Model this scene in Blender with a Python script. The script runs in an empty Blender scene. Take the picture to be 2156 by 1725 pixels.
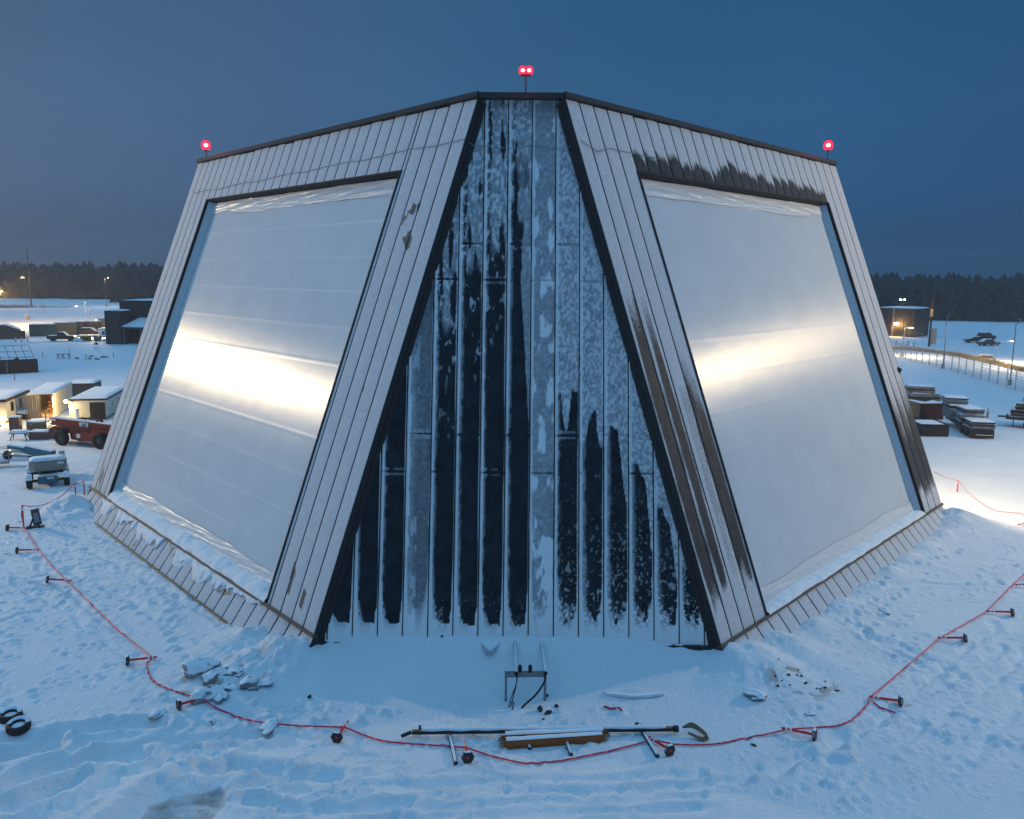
import bpy, bmesh, math, random
import numpy as np
from mathutils import Vector, Matrix
C = bpy.context.scene.collection
SC = bpy.context.scene
R = math.radians
rnd = random.Random(7)

# ------------------------------------------------------------------ camera
CH = 15.1                                   # camera height above the snow
FP = 1782.3                                 # focal length in units of a 2156-wide frame
PITCH, ROLL = 0.1606, 0.0081
cam = bpy.data.objects.new('camera', bpy.data.cameras.new('camera'))
C.objects.link(cam)
cam.data.sensor_fit = 'HORIZONTAL'; cam.data.sensor_width = 36
cam.data.lens = 36 * FP / 2156
cam.data.clip_start = 0.5; cam.data.clip_end = 6000
_cp, _sp, _cr, _sr = math.cos(PITCH), math.sin(PITCH), math.cos(ROLL), math.sin(ROLL)
_f = Vector((0, _cp, -_sp)); _r0 = Vector((1, 0, 0)); _u0 = Vector((0, _sp, _cp))
_r = _cr * _r0 + _sr * _u0; _u = -_sr * _r0 + _cr * _u0
M = Matrix((_r, _u, -_f)).transposed().to_4x4(); M.translation = (0, 0, CH)
cam.matrix_world = M
SC.camera = cam

# ------------------------------------------------------------------ world: overcast winter dusk
W = bpy.data.worlds.new('World'); SC.world = W; W.use_nodes = True
nt = W.node_tree; nt.nodes.clear()
def N(nt, t, **k):
    n = nt.nodes.new(t)
    for a, b in k.items():
        if a.startswith('i_'):
            n.inputs[a[2:].replace('_', ' ')].default_value = b
        else:
            setattr(n, a, b)
    return n
def ramp(nt, stops, interp='LINEAR'):
    n = nt.nodes.new('ShaderNodeValToRGB'); cr = n.color_ramp; cr.interpolation = interp
    while len(cr.elements) < len(stops): cr.elements.new(0.5)
    for e, (p, c) in zip(cr.elements, stops):
        e.position = p; e.color = (*c, 1) if len(c) == 3 else c
    return n
tc = N(nt, 'ShaderNodeTexCoord'); sx = N(nt, 'ShaderNodeSeparateXYZ')
nt.links.new(tc.outputs['Generated'], sx.inputs[0])
mr = N(nt, 'ShaderNodeMapRange'); mr.inputs['From Min'].default_value = -0.2; mr.inputs['From Max'].default_value = 1.0
nt.links.new(sx.outputs['Z'], mr.inputs['Value'])
def zp(z): return (z + 0.2) / 1.2
SKY = ramp(nt, [(0, (.05, .11, .19)), (zp(-.01), (.022, .075, .150)), (zp(.03), (.025, .086, .180)),
                (zp(.10), (.031, .108, .236)), (zp(.17), (.031, .113, .248)), (zp(.28), (.027, .101, .224)),
                (zp(.42), (.070, .22, .43)), (zp(.62), (.138, .385, .69)), (1, (.205, .55, .93))], 'EASE')
nt.links.new(mr.outputs[0], SKY.inputs[0])
# the side of the sky towards the settlement is paler and greyer, the other side darker
mx = N(nt, 'ShaderNodeMapRange'); mx.inputs['From Min'].default_value = -.62; mx.inputs['From Max'].default_value = .62
nt.links.new(sx.outputs['X'], mx.inputs['Value'])
AZ = ramp(nt, [(0, (2.5, 1.25, 1.0)), (.22, (1.9, 1.12, 1.0)), (.5, (1.1, 1.05, 1.0)), (.78, (.72, .86, .92)), (1, (.50, .66, .76))])
nt.links.new(mx.outputs[0], AZ.inputs[0])
mm = N(nt, 'ShaderNodeMix', data_type='RGBA', blend_type='MULTIPLY'); mm.inputs[0].default_value = 1
nt.links.new(SKY.outputs[0], mm.inputs[6]); nt.links.new(AZ.outputs[0], mm.inputs[7])
# the azimuth tint belongs to the low sky only
mz = N(nt, 'ShaderNodeMapRange'); mz.inputs['From Min'].default_value = .3; mz.inputs['From Max'].default_value = .6
nt.links.new(sx.outputs['Z'], mz.inputs['Value'])
m2 = N(nt, 'ShaderNodeMix', data_type='RGBA')
nt.links.new(mz.outputs[0], m2.inputs[0]); nt.links.new(mm.outputs[2], m2.inputs[6]); nt.links.new(SKY.outputs[0], m2.inputs[7])
# snow-cloud mottling
nz = N(nt, 'ShaderNodeTexNoise'); nz.inputs['Scale'].default_value = 2.2; nz.inputs['Detail'].default_value = 4
nt.links.new(tc.outputs['Generated'], nz.inputs['Vector'])
nr = N(nt, 'ShaderNodeMapRange'); nr.inputs['From Min'].default_value = .3; nr.inputs['From Max'].default_value = .7
nr.inputs['To Min'].default_value = .93; nr.inputs['To Max'].default_value = 1.07
nt.links.new(nz.outputs[0], nr.inputs['Value'])
bg = N(nt, 'ShaderNodeBackground'); wo = N(nt, 'ShaderNodeOutputWorld')
nt.links.new(m2.outputs[2], bg.inputs['Color']); nt.links.new(nr.outputs[0], bg.inputs['Strength'])
nt.links.new(bg.outputs[0], wo.inputs[0])
SC.view_settings.view_transform = 'Standard'; SC.view_settings.look = 'None'
SC.view_settings.exposure = 0; SC.view_settings.gamma = 1
SC.cycles.max_bounces = 6; SC.cycles.diffuse_bounces = 3; SC.cycles.glossy_bounces = 3
SC.cycles.transparent_max_bounces = 8; SC.cycles.sample_clamp_indirect = 4; SC.cycles.sample_clamp_direct = 0
SC.cycles.use_denoising = True
LIGHT_SCALE = 1.0

# ------------------------------------------------------------------ geometry of the view
def ray(x, y):
    X, Y = x - 1078, y - 862
    X, Y = _cr * X + _sr * Y, -_sr * X + _cr * Y
    d = np.array([X / FP, _cp - (Y / FP) * _sp, -_sp - (Y / FP) * _cp])
    return d / np.linalg.norm(d)
def at(x, y, z=0.0):
    d = ray(x, y); t = (z - CH) / d[2]
    return Vector((t * d[0], t * d[1], z))
def c1(x, y, z=0): return at(x * .13713, 532.2 + y * .13713, z)
def c2(x, y, z=0): return at(x * .1714, 768.7 + y * .1714, z)
def c3(x, y, z=0): return at(1833.1 + x * .15426, 561.8 + y * .15426, z)
def c4(x, y, z=0): return at(1892.3 + x * .13715, 768.7 + y * .13715, z)
def c5(x, y, z=0): return at(x * .24685, 1005.3 + y * .24685, z)
def c6(x, y, z=0): return at(x * .32915, 1300.9 + y * .32915, z)
def c7(x, y, z=0): return at(650.5 + x * .38398, 1300.9 + y * .38398, z)
def c8(x, y, z=0): return at(1419.2 + x * .34174, 1123.5 + y * .34174, z)

# ------------------------------------------------------------------ noise
_rs = np.random.RandomState(11); _lat = _rs.rand(16, 256, 256)
def vnoise(x, y, seed=0):
    x = np.asarray(x, float); y = np.asarray(y, float)
    xi = np.floor(x).astype(int); yi = np.floor(y).astype(int); fx = x - xi; fy = y - yi
    fx = fx * fx * (3 - 2 * fx); fy = fy * fy * (3 - 2 * fy); L = _lat[seed % 16]
    a = L[xi & 255, yi & 255]; b = L[(xi + 1) & 255, yi & 255]; c = L[xi & 255, (yi + 1) & 255]; d = L[(xi + 1) & 255, (yi + 1) & 255]
    return (a * (1 - fx) + b * fx) * (1 - fy) + (c * (1 - fx) + d * fx) * fy
def fbm(x, y, o=4, seed=0):
    v = 0; a = .5; t = 0
    for k in range(o):
        v = v + a * vnoise(np.asarray(x) * 2 ** k + 17.3 * k, np.asarray(y) * 2 ** k + 5.7 * k, seed + k); t += a; a *= .5
    return v / t
def sstep(a, b, x):
    t = np.clip((np.asarray(x, float) - a) / (b - a), 0, 1); return t * t * (3 - 2 * t)

# ------------------------------------------------------------------ materials
MATS = {}
def mat(name, col, rough=.6, metal=0, spec=.4, emit=None, estr=0, noise=.12, nscale=4, snow=0, bump=0, bscale=20, bdist=.01):
    if name in MATS: return MATS[name]
    m = bpy.data.materials.new(name); m.use_nodes = True; t = m.node_tree
    b = t.nodes['Principled BSDF']
    b.inputs['Roughness'].default_value = rough; b.inputs['Metallic'].default_value = metal
    b.inputs['Specular IOR Level'].default_value = spec
    tcn = N(t, 'ShaderNodeTexCoord'); nn = N(t, 'ShaderNodeTexNoise')
    nn.inputs['Scale'].default_value = nscale; nn.inputs['Detail'].default_value = 5
    t.links.new(tcn.outputs['Object'], nn.inputs['Vector'])
    r = ramp(t, [(.3, tuple(c * (1 - noise) for c in col)), (.7, tuple(min(1, c * (1 + noise)) for c in col))])
    t.links.new(nn.outputs[0], r.inputs[0]); out = r.outputs[0]
    if snow:
        g = N(t, 'ShaderNodeNewGeometry'); s = N(t, 'ShaderNodeSeparateXYZ'); t.links.new(g.outputs['Normal'], s.inputs[0])
        n2 = N(t, 'ShaderNodeTexNoise'); n2.inputs['Scale'].default_value = 3; n2.inputs['Detail'].default_value = 6
        t.links.new(tcn.outputs['Object'], n2.inputs['Vector'])
        a = N(t, 'ShaderNodeMath', operation='MULTIPLY_ADD'); a.inputs[1].default_value = .9; t.links.new(n2.outputs[0], a.inputs[0]); t.links.new(s.outputs['Z'], a.inputs[2])
        q = N(t, 'ShaderNodeMapRange'); q.inputs['From Min'].default_value = 1.25 - .5 * snow; q.inputs['From Max'].default_value = 1.4 - .5 * snow
        t.links.new(a.outputs[0], q.inputs['Value'])
        x = N(t, 'ShaderNodeMix', data_type='RGBA'); t.links.new(q.outputs[0], x.inputs[0]); t.links.new(out, x.inputs[6]); x.inputs[7].default_value = (.8, .82, .86, 1); out = x.outputs[2]
    t.links.new(out, b.inputs['Base Color'])
    if emit: b.inputs['Emission Color'].default_value = (*emit, 1); b.inputs['Emission Strength'].default_value = estr
    if bump:
        n3 = N(t, 'ShaderNodeTexNoise'); n3.inputs['Scale'].default_value = bscale; n3.inputs['Detail'].default_value = 6
        t.links.new(tcn.outputs['Object'], n3.inputs['Vector'])
        bp = N(t, 'ShaderNodeBump'); bp.inputs['Strength'].default_value = bump; bp.inputs['Distance'].default_value = bdist
        t.links.new(n3.outputs[0], bp.inputs['Height']); t.links.new(bp.outputs[0], b.inputs['Normal'])
    MATS[name] = m; return m

def frost_mat(name, bare, frost, bare_rough=.45, metal=.0, fn_scale=30, soft=.5, bare2=None, streak=False, wide=.12, dim=.86):
    """panel metal under a crust of frost; the crust's extent is a vertex attribute broken up by noise"""
    m = bpy.data.materials.new(name); m.use_nodes = True; t = m.node_tree; b = t.nodes['Principled BSDF']
    at_ = N(t, 'ShaderNodeAttribute', attribute_name='frost'); tcn = N(t, 'ShaderNodeTexCoord')
    n1 = N(t, 'ShaderNodeTexNoise'); n1.inputs['Scale'].default_value = fn_scale; n1.inputs['Detail'].default_value = 4; n1.inputs['Roughness'].default_value = .7
    t.links.new(tcn.outputs['Object'], n1.inputs['Vector'])
    a = N(t, 'ShaderNodeMath', operation='MULTIPLY_ADD'); a.inputs[1].default_value = soft * 2; t.links.new(n1.outputs[0], a.inputs[0]); t.links.new(at_.outputs['Fac'], a.inputs[2])
    q = N(t, 'ShaderNodeMapRange'); q.inputs['From Min'].default_value = .5 - wide + soft; q.inputs['From Max'].default_value = .5 + wide + soft
    t.links.new(a.outputs[0], q.inputs['Value'])
    n4 = N(t, 'ShaderNodeTexNoise'); n4.inputs['Scale'].default_value = 5.5; n4.inputs['Detail'].default_value = 7; n4.inputs['Roughness'].default_value = .72
    t.links.new(tcn.outputs['Object'], n4.inputs['Vector'])
    n2 = N(t, 'ShaderNodeTexNoise'); n2.inputs['Scale'].default_value = 1.7; n2.inputs['Detail'].default_value = 5
    if streak:
        mp = N(t, 'ShaderNodeMapping'); mp.inputs['Scale'].default_value = (3, 3, .25); t.links.new(tcn.outputs['Object'], mp.inputs[0]); t.links.new(mp.outputs[0], n2.inputs['Vector'])
    else: t.links.new(tcn.outputs['Object'], n2.inputs['Vector'])
    rb = ramp(t, [(.35, bare), (.65, bare2 or tuple(c * 1.5 for c in bare))]); t.links.new(n2.outputs[0], rb.inputs[0])
    rf = ramp(t, [(.36, tuple(c * dim for c in frost)), (.50, tuple(c * (.35 + .65 * dim) for c in frost)), (.64, frost)]); t.links.new(n4.outputs[0], rf.inputs[0])
    x = N(t, 'ShaderNodeMix', data_type='RGBA'); t.links.new(q.outputs[0], x.inputs[0]); t.links.new(rb.outputs[0], x.inputs[6]); t.links.new(rf.outputs[0], x.inputs[7])
    rm = N(t, 'ShaderNodeAttribute', attribute_name='rime'); ra = N(t, 'ShaderNodeMath', operation='MULTIPLY_ADD'); ra.inputs[1].default_value = .7
    t.links.new(n1.outputs[0], ra.inputs[0]); t.links.new(rm.outputs['Fac'], ra.inputs[2])
    rq = N(t, 'ShaderNodeMapRange'); rq.inputs['From Min'].default_value = .55; rq.inputs['From Max'].default_value = 1.1; t.links.new(ra.outputs[0], rq.inputs['Value'])
    x2 = N(t, 'ShaderNodeMix', data_type='RGBA'); t.links.new(rq.outputs[0], x2.inputs[0]); t.links.new(x.outputs[2], x2.inputs[6]); x2.inputs[7].default_value = (.84, .81, .82, 1)
    t.links.new(x2.outputs[2], b.inputs['Base Color'])
    rr = N(t, 'ShaderNodeMapRange'); rr.inputs['To Min'].default_value = bare_rough; rr.inputs['To Max'].default_value = .85
    t.links.new(q.outputs[0], rr.inputs['Value']); t.links.new(rr.outputs[0], b.inputs['Roughness'])
    b.inputs['Specular IOR Level'].default_value = .12
    bp = N(t, 'ShaderNodeBump'); bp.inputs['Strength'].default_value = .5; bp.inputs['Distance'].default_value = .012
    ad = N(t, 'ShaderNodeMath', operation='ADD'); t.links.new(q.outputs[0], ad.inputs[0]); t.links.new(n1.outputs[0], ad.inputs[1])
    t.links.new(ad.outputs[0], bp.inputs['Height']); t.links.new(bp.outputs[0], b.inputs['Normal'])
    MATS[name] = m; return m

SNOWC = (.80, .82, .86)
snowcap = mat('lying_snow', SNOWC, .8, noise=.04, bump=.5, bscale=9, bdist=.03)
dark = mat('dark_steel', (.018, .019, .022), .5, .2)
black = mat('black_rubber', (.012, .012, .013), .8)
rim = mat('wheel_rim', (.10, .10, .10), .5, .4)
galv = mat('galvanised_steel', (.22, .25, .27), .45, .5)
redm = mat('red_plastic', (.80, .02, .03), .4)
white = mat('white_reflective_band', (.75, .74, .74), .4)
orange = mat('orange_paint', (.36, .10, .018), .5, snow=.0)
wood = mat('weathered_timber', (.20, .14, .085), .8, snow=.5, noise=.3, nscale=8)
brown = mat('brown_flashing', (.085, .070, .060), .6, noise=.4)

# ------------------------------------------------------------------ object helpers
def tag(o, label=None, cat=None, group=None, kind=None):
    if label: o['label'] = label
    if cat: o['category'] = cat
    if group: o['group'] = group
    if kind: o['kind'] = kind
    return o
def thing(name, label, cat, loc=(0, 0, 0), group=None):
    o = bpy.data.objects.new(name, None); C.objects.link(o); o.location = loc; o.empty_display_size = .3
    return tag(o, label, cat, group)
def Fr(loc, rz=0): return Matrix.Translation(Vector(loc)) @ Matrix.Rotation(rz, 4, 'Z')
class MB:
    def __init__(s, fr=None): s.v = []; s.f = []; s.fr = fr or Matrix()
    def add(s, vs, fs):
        n = len(s.v); s.v += [s.fr @ Vector(v) for v in vs]; s.f += [tuple(i + n for i in f) for f in fs]; return s
    def box(s, c, d, rz=0, rx=0, ry=0, top=None):
        x, y, z = d[0] / 2, d[1] / 2, d[2] / 2; k = top or (1, 1)
        vs = [(-x, -y, -z), (x, -y, -z), (x, y, -z), (-x, y, -z), (-x * k[0], -y * k[1], z), (x * k[0], -y * k[1], z), (x * k[0], y * k[1], z), (-x * k[0], y * k[1], z)]
        m = Matrix.Translation(Vector(c)) @ Matrix.Rotation(rz, 4, 'Z') @ Matrix.Rotation(ry, 4, 'Y') @ Matrix.Rotation(rx, 4, 'X')
        return s.add([m @ Vector(v) for v in vs], [(0, 3, 2, 1), (4, 5, 6, 7), (0, 1, 5, 4), (1, 2, 6, 5), (2, 3, 7, 6), (3, 0, 4, 7)])
    def tube(s, pts, r, n=8, r2=None):
        pts = [Vector(p) for p in pts]; rings = []
        for i, p in enumerate(pts):
            d = (pts[min(i + 1, len(pts) - 1)] - pts[max(i - 1, 0)]).normalized()
            a = Vector((0, 0, 1)) if abs(d.z) < .9 else Vector((1, 0, 0)); u = d.cross(a).normalized(); w = d.cross(u)
            rr = r if r2 is None else r + (r2 - r) * i / (len(pts) - 1)
            rings.append([p + rr * (math.cos(6.2832 * k / n) * u + math.sin(6.2832 * k / n) * w) for k in range(n)])
        vs = [v for g in rings for v in g]; fs = []
        for i in range(len(pts) - 1):
            for k in range(n): fs.append((i * n + k, i * n + (k + 1) % n, (i + 1) * n + (k + 1) % n, (i + 1) * n + k))
        fs.append(tuple(range(n))[::-1]); fs.append(tuple((len(pts) - 1) * n + k for k in range(n)))
        return s.add(vs, fs)
    def prism(s, poly, y0, y1):          # poly in local x,z extruded along y
        n = len(poly); vs = [(x, y0, z) for x, z in poly] + [(x, y1, z) for x, z in poly]
        fs = [tuple(range(n)), tuple(range(2 * n - 1, n - 1, -1))] + [(i, i + n, (i + 1) % n + n, (i + 1) % n) for i in range(n)]
        return s.add(vs, fs)
    def lathe(s, prof, c, axis='z', n=24):
        vs = []; fs = []; m = len(prof)
        for k in range(n):
            a = 6.28318 * k / n
            for r, h in prof:
                p = (r * math.cos(a), r * math.sin(a), h)
                if axis == 'y': p = (p[0], p[2], p[1])
                if axis == 'x': p = (p[2], p[0], p[1])
                vs.append((c[0] + p[0], c[1] + p[1], c[2] + p[2]))
        for k in range(n):
            for i in range(m - 1):
                fs.append((k * m + i, ((k + 1) % n) * m + i, ((k + 1) % n) * m + i + 1, k * m + i + 1))
        return s.add(vs, fs)
    def lump(s, c, d, seed=0, n=10, jag=.35, flat=.0):
        vs = []; fs = []; r_ = random.Random(seed)
        ph = [r_.random() * 6.28 for _ in range(8)]; am = [r_.uniform(.4, 1) for _ in range(8)]
        for i in range(n + 1):
            th = math.pi * i / n
            for k in range(2 * n):
                a = math.pi * k / n
                q = 1 + jag * (.3 * am[0] * math.sin(2 * a + ph[0]) + .25 * am[1] * math.sin(3 * a + ph[1] + 2 * th) + .2 * am[2] * math.sin(5 * a + ph[2]) * math.sin(3 * th + ph[3]) + .25 * am[4] * math.sin(4 * th + ph[5] + a)) + jag * .16 * (r_.random() - .5)
                z = math.cos(th) * q
                if z < -flat and flat: z = -flat
                vs.append((c[0] + d[0] * q * math.sin(th) * math.cos(a), c[1] + d[1] * q * math.sin(th) * math.sin(a), c[2] + d[2] * z))
        for i in range(n):
            for k in range(2 * n): fs.append((i * 2 * n + k, (i + 1) * 2 * n + k, (i + 1) * 2 * n + (k + 1) % (2 * n), i * 2 * n + (k + 1) % (2 * n)))
        return s.add(vs, fs)
    def build(s, name, m, parent=None, smooth=False, bevel=0, link=True):
        off = parent_loc(parent)
        me = bpy.data.meshes.new(name); me.from_pydata([v - off for v in s.v], [], s.f)
        bm = bmesh.new(); bm.from_mesh(me); bmesh.ops.recalc_face_normals(bm, faces=bm.faces)
        if bevel: bmesh.ops.bevel(bm, geom=[e for e in bm.edges if len(e.link_faces) == 2 and e.calc_face_angle(0) > .6], offset=bevel, segments=2, affect='EDGES', clamp_overlap=True)
        bm.to_mesh(me); bm.free()
        me.materials.append(m)
        if smooth: me.shade_smooth()
        o = bpy.data.objects.new(name, me); C.objects.link(o)
        if parent: o.parent = parent
        return o
def parent_loc(p):
    v = Vector((0, 0, 0))
    while p: v = v + p.location; p = p.parent
    return v
def grid_obj(name, V, nu, nv, m, parent=None, frost=None, uv=None, smooth=True, extra=None):
    """V: (K, nu, nv, 3) array of K patches -> one mesh"""
    V = np.asarray(V, float); K = V.shape[0]; off = np.array(parent_loc(parent))
    i = np.arange(nu - 1)[:, None]; j = np.arange(nv - 1)[None, :]
    q = np.stack([i * nv + j, (i + 1) * nv + j, (i + 1) * nv + j + 1, i * nv + j + 1], -1).reshape(-1, 4)
    F = (q[None] + (np.arange(K) * nu * nv)[:, None, None]).reshape(-1, 4)
    me = raw_mesh(name, V.reshape(-1, 3) - off, F, smooth)
    if frost is not None: me.attributes.new('frost', 'FLOAT', 'POINT').data.foreach_set('value', np.asarray(frost, np.float32).ravel())
    for k, a in (extra or {}).items(): me.attributes.new(k, 'FLOAT', 'POINT').data.foreach_set('value', np.asarray(a, np.float32).ravel())
    if uv is not None:
        l = me.uv_layers.new(name='UVMap'); U = np.asarray(uv, np.float32).reshape(-1, 2)[F.ravel()]; l.data.foreach_set('uv', U.ravel())
    me.materials.append(m); o = bpy.data.objects.new(name, me); C.objects.link(o)
    if parent: o.parent = parent
    return o
def raw_mesh(name, V, F, smooth=False):
    me = bpy.data.meshes.new(name); V = np.asarray(V, np.float32); F = np.asarray(F, np.int32); k = F.shape[1]
    me.vertices.add(len(V)); me.vertices.foreach_set('co', V.ravel())
    me.loops.add(F.size); me.loops.foreach_set('vertex_index', F.ravel())
    me.polygons.add(len(F)); me.polygons.foreach_set('loop_start', np.arange(0, F.size, k, dtype=np.int32))
    me.polygons.foreach_set('use_smooth', np.full(len(F), smooth)); me.update(calc_edges=True); me.validate(); return me
def copy_tree(o, parent=None):
    c = o.copy(); C.objects.link(c); c.parent = parent
    for ch in [k for k in bpy.data.objects if k.parent == o]: copy_tree(ch, c)
    return c
def point(parent, loc, energy, col, radius=.15, name='lamp_light', spot=None, target=None):
    l = bpy.data.lights.new(name, 'SPOT' if spot else 'POINT'); l.energy = energy * LIGHT_SCALE; l.color = col; l.shadow_soft_size = radius
    o = bpy.data.objects.new(name, l); C.objects.link(o); o.parent = parent; o.location = Vector(loc) - parent_loc(parent)
    if spot:
        l.spot_size = spot; l.spot_blend = .6
        o.rotation_euler = (Vector(target) - Vector(loc)).to_track_quat('-Z', 'Y').to_euler()
    return o
WARM = (1, .77, .47); SODIUM = (1, .55, .16); RED = (1, .04, .08)

# ------------------------------------------------------------------ the building's own frame (fitted to the photograph)
BU0, BV0, PSI, G = 0.2281, 29.9351, -0.0074, 0.9
PW0 = 8.3426; HR = 23.1777 - G
SIDE = {1: dict(a=.8414, t=.3683, L=27.93, s1=3.92, s2=24.60, z1=1.29, z2=20.36 - G, zf=1.10),
        -1: dict(a=.8413, t=.3696, L=29.49, s1=4.15, s2=25.77, z1=1.68, z2=20.33 - G, zf=1.31)}
_cb, _sb = math.cos(PSI), math.sin(PSI)
def b2w(u, v, z):
    return np.stack(np.broadcast_arrays(BU0 + _cb * u - _sb * v, BV0 + _sb * u + _cb * v, z), -1)
def w2b(x, y): x = x - BU0; y = y - BV0; return _cb * x + _sb * y, -_sb * x + _cb * y
def face(side, s, z, out=0.0):
    """point on a radar face: s along the wall from the front corner, z up, out = metres out along the face normal"""
    p = SIDE[side]; a, t = p['a'], math.tan(p['t']); s = np.asarray(s, float); z = np.asarray(z, float); out = np.asarray(out, float)
    ct, st = math.cos(p['t']), math.sin(p['t'])
    u = PW0 + s * math.cos(a) - math.sin(a) * t * (z + G) + out * ct * math.sin(a)
    v = s * math.sin(a) + math.cos(a) * t * (z + G) - out * ct * math.cos(a)
    return b2w(side * u, v, z + out * st)
TPHI = math.cos(SIDE[1]['a']) * math.tan(SIDE[1]['t'])
def hip(z): return PW0 - math.sin(.8414) * math.tan(.369) * (np.asarray(z) + G)
CREC = .42                                   # the corner wall sits this far back from the hip lines
def centre(u, z, out=0.0): return b2w(u, TPHI * (np.asarray(z) + G) + CREC - np.asarray(out), z)


# ================================================================== GROUND (one sheet to the horizon)
def axis_lines(lo, hi, step, far_lo, far_hi, g=1.09):
    c = list(np.arange(lo, hi + 1e-6, step)); d = step; x = hi
    while x < far_hi: d *= g; x += d; c.append(x)
    d = step; x = lo
    while x > far_lo: d *= g; x -= d; c.insert(0, x)
    return np.array(c)
GX = axis_lines(-31, 31, .105, -2400, 2400); GY = axis_lines(19.5, 56, .105, -700, 3600)
XX, YY = np.meshgrid(GX, GY, indexing='ij'); ub, vb = w2b(XX, YY)
near = (1 - sstep(60, 110, np.hypot(XX, YY)))
def seg_dist(pts, x, y):
    d = np.full(x.shape, 1e9)
    for a, b in zip(pts[:-1], pts[1:]):
        ax, ay = a[0], a[1]; dx, dy = b[0] - ax, b[1] - ay; L = dx * dx + dy * dy + 1e-9
        t = np.clip(((x - ax) * dx + (y - ay) * dy) / L, 0, 1); d = np.minimum(d, np.hypot(x - ax - t * dx, y - ay - t * dy))
    return d
def smooth_path(pts, k=8):
    P = [Vector(p) for p in pts]; P = [2 * P[0] - P[1]] + P + [2 * P[-1] - P[-2]]; o = []
    for i in range(1, len(P) - 2):
        for j in range(k):
            t = j / k; a, b, c, d = P[i - 1], P[i], P[i + 1], P[i + 2]
            o.append(.5 * ((2 * b) + (c - a) * t + (2 * a - 5 * b + 4 * c - d) * t * t + (3 * b - a - 3 * c + d) * t ** 3))
    o.append(P[-2]); return o
# smooth, untrodden snow lying against the corner wall
dwall = -(vb - (TPHI * (1.0 + G) + CREC))
edge_n = 1.1 * (fbm(XX * .35, YY * .35, 4, 3) - .5)
smoothz = sstep(0, 1, (3.15 + edge_n * 1.6 - dwall) / .8) * sstep(0, 1, (9.2 + edge_n * 2 - np.abs(ub + .2)) / .9)
tramp = near * (1 - .93 * smoothz)
quiet = .30 + .9 * sstep(.42, .62, fbm(XX * .16 + 3, YY * .16 + 9, 3, 5))   # patches of calmer snow
quiet = np.clip(quiet, .35, 1.15)
quiet = np.where(XX > 4, quiet * (.72 - .25 * sstep(8, 18, XX) * sstep(32, 20, YY)), quiet)
rough = (fbm(XX * 1.5, YY * 1.5, 5, 0) - .5) * .26 + np.abs(fbm(XX * 2.9, YY * 2.9, 3, 7) - .5) * -.34 + (fbm(XX * 4.6, YY * 4.6, 2, 9) - .5) * .17
H0 = tramp * quiet * rough * 1.5 + near * (fbm(XX * .22, YY * .22, 3, 2) - .5) * .16 * (1 - smoothz)
# drift against the corner wall, and the heaps at the foot of the two corners
H0 += smoothz * ((1.16 - .30 * sstep(4.5, 8, np.abs(ub + .6))) * np.clip(1 - (dwall - .1) / 2.7, 0, 1) ** 1.5) * (.93 + .14 * fbm(XX * .5, YY * .5, 3, 6))
H0 += (.0 + .13 * fbm(XX * .6, YY * .6, 3, 9)) * np.abs(np.cos(np.pi * (ub - .55) / .972)) ** 4 * np.exp(-(np.clip(dwall - .02, 0, 9) / .28) ** 2) * (dwall > -.3) * smoothz
def heap(c, rx, ry, h, rot=0, p=1.5, nz=.25, f=1.3, ribs=0):
    global H0
    dx, dy = XX - c[0], YY - c[1]; cr, sr = math.cos(rot), math.sin(rot)
    a, b = (cr * dx + sr * dy) / rx, (-sr * dx + cr * dy) / ry; d = np.hypot(a, b)
    k = np.exp(-d ** p) * (1 + nz * 2 * (fbm(XX * f, YY * f, 4, 8) - .5))
    if ribs: k = k * (1 + ribs * np.sin(np.arctan2(b, a) * 22 + 3 * fbm(XX * .8, YY * .8, 2, 4)))
    H0 = np.maximum(H0, H0 * .35 + h * k)
fl = face(-1, 1.2, .2, .35); fr_ = face(1, 1.0, .2, .35)
heap(fl, 2.3, 1.9, 1.05, rot=.85, nz=.35, f=1.6, ribs=.07); heap(face(-1, 3.6, 0, .6), 1.9, 1.3, .62, rot=.85, ribs=.08)
heap(fr_, 2.2, 1.8, 1.15, rot=-.85, nz=.18, ribs=.02); heap(face(1, 3.5, 0, .5), 2.6, 1.25, .72, rot=-.85, nz=.15)
for s in np.arange(5, 27.5, 1.5):
    heap(face(1, s, 0, .75), 1.3, .85, .34 + .12 * math.sin(s * 2.1), rot=.84, nz=.3)
heap(face(1, 27.6, 0, .6), 2.2, 1.6, .95, rot=.84, nz=.3)
heap(face(-1, 28.6, 0, .9), 1.9, 1.7, 1.0, rot=-.84, nz=.5); heap(c5(600, 300), 2.4, 1.1, .55, nz=.8, f=2.2); heap(c5(520, 330), 1.3, .8, .35, nz=.8, f=2.2)
# trodden rubble by the left corner and the low debris by the right one
RUB = c6(1440, 430); heap(RUB, 2.3, 1.6, .34, nz=.9, f=2.4); heap(c6(1330, 410), .9, .7, .42, nz=.6, f=2)
RUB2 = c8(760, 960); heap(RUB2, 1.7, 1.1, .14, nz=1.2, f=3)
heap(c8(540, 960), .7, .5, .35, nz=.4)
heap(c7(1780, 425), 1.5, .35, .20, nz=.3); heap(c7(1010, 290), .5, .45, .16, nz=.3)
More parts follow.
